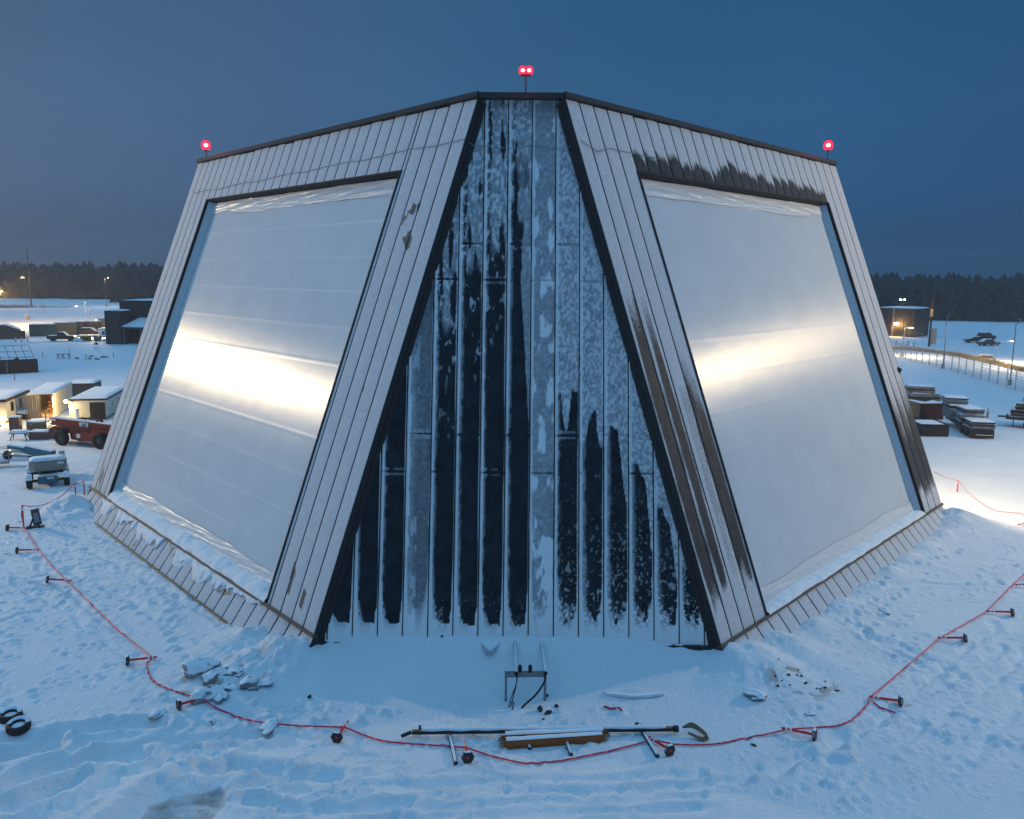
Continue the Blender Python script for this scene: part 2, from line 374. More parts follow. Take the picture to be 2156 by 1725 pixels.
# wheel ruts and ploughed edges of the foreground
def rut(pts, w=.24, d=.09, berm=.04, jit=.10):
    global H0
    P = smooth_path([at(*q) for q in pts]); xs = [p.x for p in P]; ys = [p.y for p in P]
    i0, i1 = np.searchsorted(GX, [min(xs) - 2, max(xs) + 2]); j0, j1 = np.searchsorted(GY, [min(ys) - 2, max(ys) + 2])
    if i1 <= i0 or j1 <= j0: return
    S = np.s_[i0:i1, j0:j1]; x, y = XX[S], YY[S]
    q = seg_dist(P, x + jit * 2 * (fbm(x * 1.3, y * 1.3, 3, 1) - .5), y + jit * 2 * (fbm(x * 1.3, y * 1.3, 3, 2) - .5))
    d *= 1.5; berm *= 1.8
    H0[S] += -d * np.exp(-(q / w) ** 2) + berm * np.exp(-((q - 1.9 * w) / (.8 * w)) ** 2)
def V6(*p): return [(x * .32915, 1300.9 + y * .32915) for x, y in p]
def V7(*p): return [(650.5 + x * .38398, 1300.9 + y * .38398) for x, y in p]
def V8(*p): return [(1419.2 + x * .34174, 1123.5 + y * .34174) for x, y in p]
rut(V6((-200, 800), (0, 800), (280, 770), (520, 725), (830, 690), (1000, 690)), .26, .16, .08)
rut(V6((-200, 905), (0, 900), (150, 865), (290, 850), (330, 800)), .35, .26, .12)
rut(V6((-200, 1150), (0, 1105), (150, 1040), (330, 990), (480, 960), (700, 905), (900, 890)), .30, .20, .09)
rut(V6((-200, 1250), (0, 1212), (130, 1195), (280, 1130), (490, 1050)), .26, .16, .07)
rut(V6((500, 960), (640, 880), (850, 850), (1000, 800), (1300, 790), (1700, 760)), .2, .08, .05)
rut(V6((1180, 1010), (1400, 965), (1600, 955), (1900, 1005), (2156, 1015)), .26, .14, .05)
rut(V6((1530, 1085), (1700, 1045), (1880, 1030)), .2, .10, .04)
rut(V6((1560, 1165), (1700, 1190), (1900, 1225), (2156, 1215), (2600, 1200)), .22, .12, .04)
for k, a in enumerate([(0, 1065, 520, 1000, 1210, 945, 1700, 930), (0, 1100, 700, 1040, 1320, 1015, 2156, 985), (200, 930, 800, 905, 1400, 900, 2156, 850), (0, 1000, 420, 960, 900, 930, 1500, 965),
                       (300, 1140, 900, 1080, 1500, 1060, 2156, 1050), (900, 1010, 1400, 960, 1800, 955, 2400, 900)]):
    rut(V7(*zip(a[0::2], a[1::2])), .17, .055, .03, .25)
for a in [(900, 1300, 1300, 1150, 1700, 900, 2000, 700), (1000, 1430, 1500, 1230, 1900, 950, 2156, 720), (1200, 620, 1400, 700, 1700, 830, 1800, 900), (1080, 560, 1300, 690, 1500, 790),
          (350, 1520, 900, 1350, 1400, 1060, 2000, 560), (1350, 330, 1600, 310, 1800, 330, 2000, 300), (600, 1480, 1100, 1230, 1700, 800), (1750, 1450, 2000, 1200, 2156, 980)]:
    rut(V8(*zip(a[0::2], a[1::2])), .2, .06, .03, .3)
for a in [(700, 620, 1100, 780, 1500, 1020, 1900, 1260), (560, 780, 1000, 990, 1500, 1330), (100, 900, 500, 1100, 900, 1400, 1200, 1620), (300, 700, 600, 980, 1000, 1330)]:
    P = [(x * .24685, 1005.3 + y * .24685) for x, y in zip(a[0::2], a[1::2])]; rut(P, .2, .06, .03, .4)
# scraped bare patch with its ploughed bank
PATCH = [at(*q) for q in [(205, 1790), (262, 1745), (300, 1692), (360, 1664), (420, 1655), (468, 1646), (492, 1660), (493, 1695), (460, 1725), (400, 1760), (330, 1800)]]
def inside(poly, x, y):
    r = np.zeros(x.shape, bool); n = len(poly)
    for i in range(n):
        a, b = poly[i], poly[(i + 1) % n]
        c = ((a.y > y) != (b.y > y)) & (x < (b.x - a.x) * (y - a.y) / (b.y - a.y + 1e-12) + a.x); r ^= c
    return r
ins = inside(PATCH, XX, YY); pd = np.where(np.abs(YY - 22) + np.abs(XX + 10) < 30, seg_dist(PATCH + PATCH[:1], XX, YY), 9.)
bank = seg_dist(smooth_path([at(*q) for q in [(190, 1760), (235, 1712), (285, 1668), (350, 1640), (395, 1630)]]), XX, YY)
H0 += .30 * np.exp(-((bank + .15 * (fbm(XX * 2, YY * 2, 3, 5) - .5)) / .42) ** 2)
H0 = np.where(ins, H0 * (1 - sstep(0, .5, pd)) - .10 * sstep(0, .4, pd), H0)
# footprints
fr2 = np.random.RandomState(5)
def dents(px, py, r, d):
    for x, y, rr, dd in zip(px, py, r, d):
        i0, i1 = np.searchsorted(GX, [x - 2.4 * rr, x + 2.4 * rr]); j0, j1 = np.searchsorted(GY, [y - 2.4 * rr, y + 2.4 * rr])
        S = np.s_[i0:i1, j0:j1]; q = np.hypot(XX[S] - x, (YY[S] - y) * 1.0) / rr
        H0[S] += tramp[S] * dd * (-np.exp(-q ** 2 * 1.6) + .45 * np.exp(-((q - 1.35) / .45) ** 2))
n = 8200; px = fr2.uniform(-31, 31, n); py = 20 + 36 * fr2.rand(n) ** 1.1
dens = vnoise(px * .2, py * .2, 6) + .25 * (px < -4); keep = dens > .42
dents(px[keep], py[keep], fr2.uniform(.09, .19, keep.sum()), fr2.uniform(.02, .085, keep.sum()))
for pts in [((1000, 900), (1000, 960), (1005, 1000)), ((1190, 870), (1205, 930)), ((1270, 960), (1310, 980))]:
    P = [c6(*q) for q in pts]; dents([p.x for p in P], [p.y for p in P], [.2] * len(P), [.13] * len(P))
for a, b, n in [(c8(1390, 350), c8(1150, 640), 9), (c8(1200, 380), c8(1300, 300), 6), (c8(1750, 100), c8(1500, 210), 8), (c8(1250, 430), c8(1060, 560), 8), (c6(1150, 900), c6(1800, 620), 22), (c5(1500, 1000), c5(1450, 1450), 12)]:
    t = np.linspace(0, 1, n); dents(a.x + (b.x - a.x) * t + fr2.normal(0, .15, n), a.y + (b.y - a.y) * t + fr2.normal(0, .15, n), [.2] * n, [.12] * n)
# rolling ground farther away, berm along the fence, a low bank on the far left
far = sstep(60, 140, np.hypot(XX, YY))
H0 += far * (fbm(XX * .03, YY * .03, 3, 3) - .5) * .5
berm = smooth_path([Vector((63, 172, 0)), c3(450, 1300), c3(800, 1350), c3(1100, 1440), c3(1500, 1560), c3(1800, 1640), c3(2300, 1760), Vector((67, 84, 0))])
bd = seg_dist(berm, XX, YY); H0 += (.55 + .5 * fbm(XX * .12, YY * .12, 3, 4)) * np.exp(-(bd / 2.0) ** 2) * far
H0 += 2.6 * sstep(232, 300, YY - .05 * XX) * (XX < -60) * sstep(0, 60, -60 - XX)
dirt = np.exp(-(np.hypot(XX - RUB[0], (YY - RUB[1]) * 1.2) / 2.3) ** 2) * 1.1 * sstep(.40, .70, fbm(XX * 2.2, YY * 2.2, 4, 12)) * .85
dirt = np.maximum(dirt, np.exp(-(np.hypot(XX - RUB2[0], (YY - RUB2[1]) * 1.3) / 1.7) ** 2) * sstep(.46, .72, fbm(XX * 3, YY * 3, 4, 13)))
dirt = np.maximum(dirt, np.where(ins, sstep(0, .35, pd) * (.28 + .75 * fbm(XX * 1.2 - YY * .6, YY * 3.0 + XX * .8, 4, 10)), 0))
dirt = np.maximum(dirt, .7 * sstep(.70, .80, fbm(XX * 1.7 + 40, YY * 1.7, 4, 2)) * near * (1 - smoothz) * .6)
V = np.stack([XX, YY, H0], -1)[None]
def snow_material():
    m = bpy.data.materials.new('trodden_snow'); m.use_nodes = True; t = m.node_tree; b = t.nodes['Principled BSDF']
    tcn = N(t, 'ShaderNodeTexCoord'); a = N(t, 'ShaderNodeAttribute', attribute_name='frost')
    n1 = N(t, 'ShaderNodeTexNoise'); n1.inputs['Scale'].default_value = 7; n1.inputs['Detail'].default_value = 7; n1.inputs['Roughness'].default_value = .65
    n2 = N(t, 'ShaderNodeTexNoise'); n2.inputs['Scale'].default_value = .35; n2.inputs['Detail'].default_value = 4
    for n in (n1, n2): t.links.new(tcn.outputs['Object'], n.inputs['Vector'])
    sn = ramp(t, [(.3, (.74, .77, .82)), (.7, (.82, .83, .86))]); t.links.new(n2.outputs[0], sn.inputs[0])
    di = ramp(t, [(.38, (.22, .20, .19)), (.62, (.52, .49, .47))]); t.links.new(n1.outputs[0], di.inputs[0])
    s = N(t, 'ShaderNodeMath', operation='MULTIPLY_ADD'); s.inputs[1].default_value = .7; t.links.new(n1.outputs[0], s.inputs[0]); t.links.new(a.outputs['Fac'], s.inputs[2])
    q = N(t, 'ShaderNodeMapRange'); q.inputs['From Min'].default_value = .68; q.inputs['From Max'].default_value = 1.05; q.inputs['To Max'].default_value = .9; t.links.new(s.outputs[0], q.inputs['Value'])
    x = N(t, 'ShaderNodeMix', data_type='RGBA'); t.links.new(q.outputs[0], x.inputs[0]); t.links.new(sn.outputs[0], x.inputs[6]); t.links.new(di.outputs[0], x.inputs[7])
    t.links.new(x.outputs[2], b.inputs['Base Color']); b.inputs['Roughness'].default_value = .75; b.inputs['Specular IOR Level'].default_value = .25
    bp = N(t, 'ShaderNodeBump'); bp.inputs['Strength'].default_value = .9; bp.inputs['Distance'].default_value = .09
    t.links.new(n1.outputs[0], bp.inputs['Height']); t.links.new(bp.outputs[0], b.inputs['Normal']); return m
ground = grid_obj('ground', V, len(GX), len(GY), snow_material(), frost=dirt[None]); tag(ground, kind='structure')
def gz(x, y):
    i = min(max(np.searchsorted(GX, x) - 1, 0), len(GX) - 2); j = min(max(np.searchsorted(GY, y) - 1, 0), len(GY) - 2)
    fx = (x - GX[i]) / (GX[i + 1] - GX[i]); fy = (y - GY[j]) / (GY[j + 1] - GY[j])
    return float((H0[i, j] * (1 - fx) + H0[i + 1, j] * fx) * (1 - fy) + (H0[i, j + 1] * (1 - fx) + H0[i + 1, j + 1] * fx) * fy)
def on(p, dz=0): return Vector((p[0], p[1], gz(p[0], p[1]) + dz))

# ================================================================== RADAR BUILDING
BLD = thing('radar_building', 'huge snow dusted radar building with two leaning array faces and a dark corner wall', 'building', tuple(b2w(0, 12, 0)))
clad_l = frost_mat('frosted_cladding_pale', (.10, .094, .092), (.66, .66, .69), .5, fn_scale=9, soft=.25, streak=True)
clad_r = frost_mat('frosted_cladding_brown', (.026, .032, .041), (.62, .63, .66), .6, fn_scale=9, soft=.30, wide=.2, bare2=(.048, .055, .066), streak=True)
navy = frost_mat('frosted_corner_panels', (.008, .013, .019), (.48, .485, .52), .5, fn_scale=30, soft=.42, bare2=(.017, .028, .040), wide=.24, dim=.55)
gapm = mat('panel_gap', (.006, .007, .010), .8)
BW = .965
def boards(side):
    p = SIDE[side]; nS, nZ = 10, 90; Vs, Fs = [], []
    cuts = list(np.arange(0, p['s1'] - .25, BW)) + [p['s1']]
    k = (p['s2'] - p['s1']) / round((p['s2'] - p['s1']) / BW); cuts += list(p['s1'] + k * np.arange(1, round((p['s2'] - p['s1']) / k) + 1))
    rest = p['L'] - p['s2']; m_ = max(1, round(rest / BW)); cuts += list(p['s2'] + rest / m_ * np.arange(1, m_ + 1))
    r = np.random.RandomState(3 + side)
    for a, b in zip(cuts[:-1], cuts[1:]):
        mid = (a + b) / 2; opening = p['s1'] < mid < p['s2']
        z0 = p['z2'] if opening else p['zf']; z1 = HR - .24 - abs(r.normal(0, .03)); g = .042
        sv = np.array([a + g, a + g, a + g, a + .16, a + .3, b - .3, b - .13, b - g, b - g, b - g]); pr = np.array([-.2, -.006, 0, .012, .014, .014, .004, 0, -.006, -.2])
        if b - a < .6: sv = np.array([a + g, a + g, a + g, a + .1, mid - .03, mid + .03, b - .1, b - g, b - g, b - g])
        zz = np.linspace(z0, z1, nZ); S, Z = np.meshgrid(sv, zz, indexing='ij'); O = np.repeat(pr[:, None], nZ, 1) + .012 * (fbm(S * 3, Z * .6, 3, 5) - .5)
        Vs.append(face(side, S, Z, O))
        bn = fbm(S * 1.5 + a * 7, Z * .16, 4, 6); hf = fbm(S * 5 + a, Z * .9, 4, 9); one = r.rand()
        if side < 0:
            f = 1.0 - .5 * sstep(.62, .8, hf) * .5
            f = f - .55 * sstep(.55, .75, bn) * sstep(9, 2, Z) * (S < .98) * 1.3 - .8 * sstep(.5, .72, hf) * sstep(.35, .05, S) * sstep(8, 4, Z)
            f = f - .15 * sstep(26.3, 28.5, S) * sstep(7.5, 3, Z) * sstep(.35, .6, bn) * 1.5 - .18 * (S > p['s2'])
            for (cs, cz, ws, wz, sk) in [(2.4, 17.55, .50, .28, -.55), (1.95, 16.35, .42, .26, .3), (2.75, 2.75, .22, .62, 0), (1.55, 2.25, .12, .35, 0), (1.9, 10.3, .06, .14, 0)]:
                q = np.hypot((S - cs) / ws, (Z - cz - sk * (S - cs)) / wz) + 1.8 * (hf - .5); f = f - 1.1 * sstep(1.15, .7, q)
        else:
            lim = 12.5 + 6 * (bn - .5) + 3.0 * (one - .5)
            f = sstep(-4, 3.0, Z - lim) * .95 + .18 * hf - .05
            f = f + 0; f[2:4] += (.6 * (one > .25) + .5 * (hf[2:4] - .5)); f[6:8] += (.55 * (one < .8) + .5 * (hf[6:8] - .5))
            if 1.6 < mid < 2.7: f = f + .55
            f = f + 1.2 * sstep(3.9, 1.3, Z + 2.6 * (hf - .5) + 1.5 * (bn - .5))
            if opening: f = .95 + .1 * hf - 1.25 * sstep(1.45, .2, Z - p['z2'] + 1.3 * (bn - .5) + .9 * np.abs((S - mid) / BW) * (one - .3)) + .4 * np.exp(-((S - b + .16) / .06) ** 2)
            if mid > p['s2']: f = .62 + .38 * sstep(9.5, 16, Z + 4 * (bn - .5)) + .2 * hf - .52 * sstep(9, 4, Z + 4 * (bn - .5)) + .9 * sstep(3.2, 1.3, Z + 2 * (hf - .5))
        f = np.clip(f, -.3, 1.2) + 0 * Z; f[:2] = -1.6; f[-2:] = -1.6; f[2] -= .15; f[-3] -= .15
        Fs.append(f)
    return grid_obj('cladding', np.array(Vs), nS, nZ, clad_l if side < 0 else clad_r, BLD, frost=np.array(Fs), smooth=False), cuts
def slab(side, s0, s1, z0, z1, o0, o1, mb):
    """box lying in a radar face"""
    P = [face(side, s, z, o) for o in (o0, o1) for s, z in ((s0, z0), (s1, z0), (s1, z1), (s0, z1))]
    mb.add([Vector(q) for q in P], [(0, 3, 2, 1), (4, 5, 6, 7), (0, 1, 5, 4), (1, 2, 6, 5), (2, 3, 7, 6), (3, 0, 4, 7)]); return mb
def membrane_material():
    m = bpy.data.materials.new('white_array_membrane'); m.use_nodes = True; t = m.node_tree; b = t.nodes['Principled BSDF']
    uv = N(t, 'ShaderNodeUVMap', uv_map='UVMap'); tg = N(t, 'ShaderNodeTangent', direction_type='UV_MAP', uv_map='UVMap')
    sx_ = N(t, 'ShaderNodeSeparateXYZ'); t.links.new(uv.outputs[0], sx_.inputs[0])
    n1 = N(t, 'ShaderNodeTexNoise'); n1.inputs['Scale'].default_value = .5; n1.inputs['Detail'].default_value = 5; t.links.new(uv.outputs[0], n1.inputs['Vector'])
    c = ramp(t, [(.3, (.62, .65, .68)), (.7, (.68, .71, .74))]); t.links.new(n1.outputs[0], c.inputs[0])
    a = N(t, 'ShaderNodeAttribute', attribute_name='seam')
    x = N(t, 'ShaderNodeMix', data_type='RGBA'); t.links.new(a.outputs['Fac'], x.inputs[0]); t.links.new(c.outputs[0], x.inputs[6]); x.inputs[7].default_value = (.80, .80, .80, 1)
    t.links.new(x.outputs[2], b.inputs['Base Color'])
    # vertical ripples of the stretched film smear reflections sideways
    mp = N(t, 'ShaderNodeMapping'); mp.inputs['Scale'].default_value = (5.5, .12, 1); t.links.new(uv.outputs[0], mp.inputs[0])
    n2 = N(t, 'ShaderNodeTexNoise'); n2.inputs['Scale'].default_value = 1; n2.inputs['Detail'].default_value = 4; t.links.new(mp.outputs[0], n2.inputs['Vector'])
    bp = N(t, 'ShaderNodeBump'); bp.inputs['Strength'].default_value = .12; bp.inputs['Distance'].default_value = .02
    t.links.new(n2.outputs[0], bp.inputs['Height']); t.links.new(bp.outputs[0], b.inputs['Normal'])
    b.inputs['IOR'].default_value = 1.33; b.inputs['Roughness'].default_value = .29; b.inputs['Specular IOR Level'].default_value = .5
    b.inputs['Anisotropic'].default_value = .76; b.inputs['Anisotropic Rotation'].default_value = MEM_ROT
    t.links.new(tg.outputs[0], b.inputs['Tangent']); return m
MEM_ROT = 0.0
memb = membrane_material(); RECESS = .42
film = mat('clear_film', (.66, .69, .72), .45, spec=.5, noise=.05)
ledge_snow = mat('ledge_snow', SNOWC, .8, noise=.05, bump=.6, bscale=6, bdist=.05)
for side in (-1, 1):
    p = SIDE[side]; s1, s2, z1, z2, L, zf = p['s1'], p['s2'], p['z1'], p['z2'], p['L'], p['zf']
    ob, cuts = boards(side)
    mb = MB()                                   # dark backing behind the boards
    slab(side, .02, s1 - .05, zf - .1, HR - .1, -.26, -.21, mb); slab(side, s2 + .05, L - .02, zf - .1, HR - .1, -.26, -.21, mb); slab(side, s1 - .05, s2 + .05, z2 + .03, HR - .1, -.26, -.21, mb)
    mb.build('backing', gapm, BLD)
    mb = MB(); slab(side, -.02, L + .02, HR - .22, HR, -.2, .16, mb); mb.build('roof_fascia', dark, BLD)
    mb = MB()                                   # dark frame round the array opening
    slab(side, s1 - .06, s1 + .03, z1 - .2, z2 + .03, -RECESS + .08, .06, mb); slab(side, s2 - .03, s2 + .09, z1 - .2, z2 + .03, -RECESS + .08, .06, mb); slab(side, s1 + .03, s2 - .03, z2 - .03, z2 + .05, -RECESS + .08, .045, mb)
    mb.build('opening_frame', gapm, BLD)
    # membrane
    nu, nv = 90, 260; S, Z = np.meshgrid(np.linspace(s1 + .03, s2 - .03, nu), np.linspace(z1 - .5, z2 - .03, nv), indexing='ij')
    top = sstep(1.5, .2, z2 - Z - .25 * (fbm(S * .4, Z * .3, 3, 2) - .5) * 4); bot = sstep(1.3, .2, Z - z1)
    n_t = fbm(S * .55 + Z * .5, Z * 3.2, 4, 3) - .5; n_b = fbm(S * .22, Z * 3.6 - S * .10, 4, 4) - .5
    O = -RECESS + .16 * top * n_t + .20 * bot * n_b - .05 * np.sin(np.pi * (Z - z1) / (z2 - z1)) * np.sin(np.pi * (S - s1) / (s2 - s1))
    q = ((Z - z1 - .8) / 1.58) % 1.0; seam = np.exp(-((q - .5) / .022) ** 2) * (.14 + .86 * (side < 0)) * (.35 + 1.0 * vnoise(S * .3, Z * .3, 3)) * (1 - top) * (1 - bot)
    O = O + (.0035 if side < 0 else .0012) * np.exp(-((q - .5) / .03) ** 2) + .004 * (fbm(S * 1.2, Z * 1.2, 3, 6) - .5)
    grid_obj('array_cover', face(side, S, Z, O)[None], nu, nv, memb, BLD, uv=np.stack([S, Z], -1), extra={'seam': seam})
    # side reveal in the same white sheet: it turns the corner into the recess
    nz_ = 60; zz = np.linspace(z1 - .3, z2 - .05, nz_)
    Zr, Tr = np.meshgrid(zz, np.linspace(0, 1, 4), indexing='ij')
    grid_obj('reveal_sheet', face(side, s2 - .05 - .42 * Tr + .05 * (fbm(Zr, Tr * 2, 3, 1) - .5), Zr, -.10 - (RECESS - .12) * Tr)[None], nz_, 4, mat('reveal_fabric', (.52, .54, .57), .6, noise=.06), BLD)
    # loose clear film bunched along the top and bottom edges
    for nm, za, zb_, sd in (('top', z2 - .95, z2 - .06, 3), ('foot', z1 + .05, z1 + 1.0, 8)):
        nu, nv = 320, 26; S, T = np.meshgrid(np.linspace(s1 + .06, s2 - .12, nu), np.linspace(0, 1, nv), indexing='ij'); w_ = .55 + .45 * fbm(S * .3, S * 0, 3, sd)
        Z = (zb_ - (zb_ - za) * w_ * (1 - T)) if nm == 'top' else (za + (zb_ - za) * w_ * T)
        wr = np.abs(fbm(S * .35 + Z * 1.2, Z * 4.2 + S * .12, 4, sd) - .5); O = -RECESS + .03 + (.14 if side < 0 else .09) * wr * np.sin(T * np.pi) ** .5 + .03 * (fbm(S * 2.2 + Z * 2, Z * 3, 3, sd + 1) - .5) * np.sin(T * np.pi)
        grid_obj('film_fold', face(side, S, Z, O)[None], nu, nv, film, BLD)
    # ledge flashing, lying snow, flared skirt
    mb = MB(); slab(side, -.03, L + .02, zf - .07, zf + .05, -.1, .10, mb); mb.build('ledge_flashing', brown, BLD)
    nu, nv = 170, 9; S, T = np.meshgrid(np.linspace(s1 + .05, s2 - .1, nu), np.linspace(0, 1, nv), indexing='ij')
    hgt_ = (.06 + .42 * np.abs(fbm(S * .9, S * 0 + side, 4, 5) - .35)) * (1.0 if side < 0 else .55)
    ang = T * math.pi * .5
    o_ = -RECESS + .02 + (RECESS + .09 + .16 * (fbm(S * 1.6, T + 3, 3, 8) - .5)) * np.sin(ang); z_ = zf + .04 + (z1 - zf + .06) * (1 - T) + hgt_ * np.cos(ang) * .9 + .10 * (fbm(S * 3, T * 3, 3, 9) - .5) * (T < .95)
    grid_obj('ledge_snow', face(side, S, z_, o_)[None], nu, nv, ledge_snow, BLD)
    FL = .98; ks = np.arange(0, L - .5, .972); Vs = []; Fs = []
    for a in ks:
        b = min(a + .972, L); g = .055; sv = np.array([a + g, a + g, (a + b) / 2, b - g, b - g]); pr = np.array([-.18, 0, .012, 0, -.18]); tt = np.linspace(0, 1.35, 12)
        S, T = np.meshgrid(sv, tt, indexing='ij'); o_ = np.repeat(pr[:, None], 12, 1)
        P = face(side, S, zf - .09 - T * zf, o_) ; nh = face(side, 0, 0, 1) - face(side, 0, 0, 0); nh[2] = 0; nh /= np.linalg.norm(nh)
        base = face(side, S, np.full_like(S, zf - .09)); P = base + nh * (T * FL + o_)[..., None]; P[..., 2] = zf - .09 - T * zf + o_ * .7
        Vs.append(P); Fs.append(.95 - .4 * sstep(.6, .8, fbm(S * 2, T * 3, 3, 4)) - .35 * (side < 0) * sstep(.55, .75, fbm(S * .8, T * 5, 3, 11))); Fs[-1][0] = -1.6; Fs[-1][-1] = -1.6
    grid_obj('skirt', np.array(Vs), 5, 12, clad_l, BLD, frost=np.array(Fs), smooth=False)
    mb = MB(); Q = [face(side, s, zf - .09) + nh * d + np.array([0, 0, dz]) for s in (.02, L - .02) for d, dz in ((-.22, -.04), (FL * 1.3 - .22, -zf * 1.3 - .02))]
    mb.add([Vector(q) for q in Q], [(0, 1, 3, 2)]); mb.build('skirt_backing', gapm, BLD)
    if side < 0:                                # clumps of slid snow on the skirt and the timber kick board below it
        nu, nv = 230, 10; S, T = np.meshgrid(np.linspace(4.5, 26.5, nu), np.linspace(0, 1, nv), indexing='ij')
        nz1 = fbm(S * 1.1 + 4, S * 0 + T * .8, 5, 7); ext = .06 + .55 * sstep(.35, .68, nz1) * (1 - .75 * sstep(8, 4.5, S)); th = np.sin(T * math.pi) * (.03 + .06 * nz1) + .07 * (fbm(S * 3, T * 3, 4, 6) - .5)
        P = face(-1, S, np.full_like(S, zf - .02)) + nh * (T * ext * FL * .9 + th)[..., None]; P[..., 2] = zf - .02 - T * ext * zf * .9 + th
        grid_obj('slid_snow', P[None], nu, nv, ledge_snow, BLD)
        mb = MB(); a, b = [face(-1, s, zf - .09) + nh * (FL * .93) for s in (4.4, 27.6)]
        a[2] = b[2] = .09; mb.tube([a, b], .055, 6); mb.build('kick_board', mat('kick_timber', (.13, .105, .07), .5, noise=.5), BLD)
# corner wall: one mesh per panel column
def colparam(i): return {0: .9}.get(i)
UW = .972
def u_at(x, y):
    d = ray(x, y); o = np.array([0, 0, CH]); P0 = centre(0, 0); A = centre(1, 0) - P0; B = centre(0, 1) - P0; n = np.cross(A, B); t = n @ (P0 - o) / (n @ d)
    q = np.linalg.lstsq(np.array([A, B]).T, o + t * d - P0, rcond=None)[0]; return float(q[0]), float(q[1])
u_ref, _ = u_at(1113, 1200); zc = lambda y, x=1113: u_at(x, y)[1]
kmin = math.floor((-8.4 - u_ref) / UW); kmax = math.ceil((8.4 - u_ref) / UW)
Vs, Fs, Rs = [], [], []; nS, nZ = 25, 300
tongue = {1: [(.12, 830), (.85, 815)], 2: [(.55, 868), (.3, 930)], 3: [(.4, 882)], 4: [(.25, 962)], 5: [(.2, 1040)], 6: [(.3, 1180)]}
for k in range(kmin, kmax):
    ua, ub_ = u_ref + k * UW, u_ref + (k + 1) * UW; zt = HR - .21; zb = .55
    lo = max(ua, 0) if ua > 0 else min(ub_, 0)
    inner = ua if ua > 0 else -ub_
    zlim = zt if inner < hip(zt) else max(zb + .3, (PW0 - inner) / (math.sin(.8414) * math.tan(.369)) - G)
    zz = np.linspace(zb, zlim, nZ); T = np.linspace(0, 1, nS); Z, TT = np.meshgrid(zz, T); hp = hip(Z) + .05
    g = .022; a_ = np.clip(ua + g, -hp, hp); b_ = np.clip(ub_ - g, -hp, hp); U = a_ + (b_ - a_) * TT; x = (U - ua)
    e = np.minimum(x, UW - x)
    prof = .075 * sstep(.14, .03, e) - .05 * (e < .03)
    stag = [515, 915] if k % 2 else [590, 995]; jd = np.min([np.abs(Z - zc(y)) for y in stag], 0)
    prof = prof - .008 * (jd < .05)
    Vs.append(centre(U, Z, prof))
    n1 = fbm(U * 4, Z * .55, 4, 3); n2 = fbm(U * 6, Z * 3, 4, 7); n3 = fbm(U * 1.4, Z * .35, 4, 10); r = random.Random(k * 7 + 1)
    lw = .13 + .06 * r.random(); rw = .045
    f = 1.15 * np.exp(-(x / (lw * (.8 + .5 * n3))) ** 2) + 1.1 * np.exp(-((UW - x) / (rw * (.4 + 1.6 * n3))) ** 2) - .02
    f = f + .22 * np.exp(-((x - .15) / .2) ** 2) * (n2 > .45) + .30 * sstep(2.9, 1.2, Z) * (n2 + .35) + .9 * sstep(1.75, 1.15, Z - .5 * (2 * e < .25))
    if k == 0 or (k == -5):                     # two fully frosted panels of another sheet
        f = (.64 + .25 * n1 + .2 * n3 if k == 0 else .47 + .25 * np.exp(-((x - .22) / .12) ** 2) * (n1 + .4) + .12 * n3) + .3 * np.exp(-(x / .15) ** 2) + 0 * Z + .4 * sstep(2.6, 1.2, Z)
        if k == 0: f = f + .25 * sstep(9, 15, Z) + .25 * np.exp(-((x - .5) / .3) ** 2) * (n2 - .2)
    elif k >= 1:
        ys = tongue.get(k, [(.3, 1180)]); up = np.zeros_like(Z)
        wall_h = zc({1: 925, 2: 925, 3: 925, 4: 1000, 5: 1070}.get(k, 1190)); h = np.full_like(Z, wall_h)
        for (c, y) in ys: h = np.maximum(h, wall_h + (zc(y) - wall_h) * sstep(.34, .12, np.abs(x / UW - c)))
        if k >= 3: h = h - 2.8 * sstep(.6, .95, x / UW)
        h = h + 1.6 * (n3 - .5) + .5 * (n2 - .5)
        up = sstep(-.12, .12, Z - h); f = np.maximum(f + .10 + .14 * sstep(7, 1, Z) * sstep(.4, .6, n2), up * (.90 + .35 * (n2 - .3)) - .9 * up * (e < .045))
    else:                                       # columns left of the middle thaw from below
        hi = {-1: 400, -2: 500, -3: 560, -4: 640}.get(k); h = (zc(hi) if hi else 40) + 5.5 * (n3 - .5)
        up = sstep(-2.6, 2.2, Z - h); f = np.maximum(f, up * (.16 + .95 * sstep(.38, .58, n1 + .12 * up) * sstep(.1, .5, x / UW + .3 * (n3 - .5)) - .15 * (e < .03)))
        if k == -1: f = np.where((Z < zc(400)) & (Z > zc(900)), np.maximum(f, .95 * sstep(.66, .72, x / UW + .5 * (n3 - .5) + .025 * (Z - zc(600)))), f)
    f = f - .55 * (jd < .035) * (r.random() > .3) + .5 * np.exp(-((jd - .10) / .07) ** 2) * (n3 > .52) * (Z > 2)
    rime = .95 * np.exp(-((x - .085) / .05) ** 2) * (.55 + .8 * n3) + .8 * np.exp(-((UW - x - .035) / .022) ** 2) * sstep(.35, .6, n3) + .8 * sstep(3.1, .8, Z - .9 * sstep(.35, .0, e) + .35 * (n2 - .5))
    if k >= 1: rime = rime + up * (.18 + .42 * sstep(.32, .68, fbm(U * 13, Z * 9, 4, 14))) - .5 * up * sstep(.035, .0, np.abs(fbm(U * 4 + k, Z * 3, 4, 12) - .5))
    elif k in (0, -5): rime = rime + .9 * sstep(.5, .66, fbm(U * 3.2 + k, Z * 1.3, 5, 13)) * (1 if k == 0 else .5 * (x < .45))
    else: rime = rime + .6 * up * sstep(.40, .66, fbm(U * 11, Z * 6, 4, 14))
    rime = rime * (f > .25) - .6 * (jd < .035)
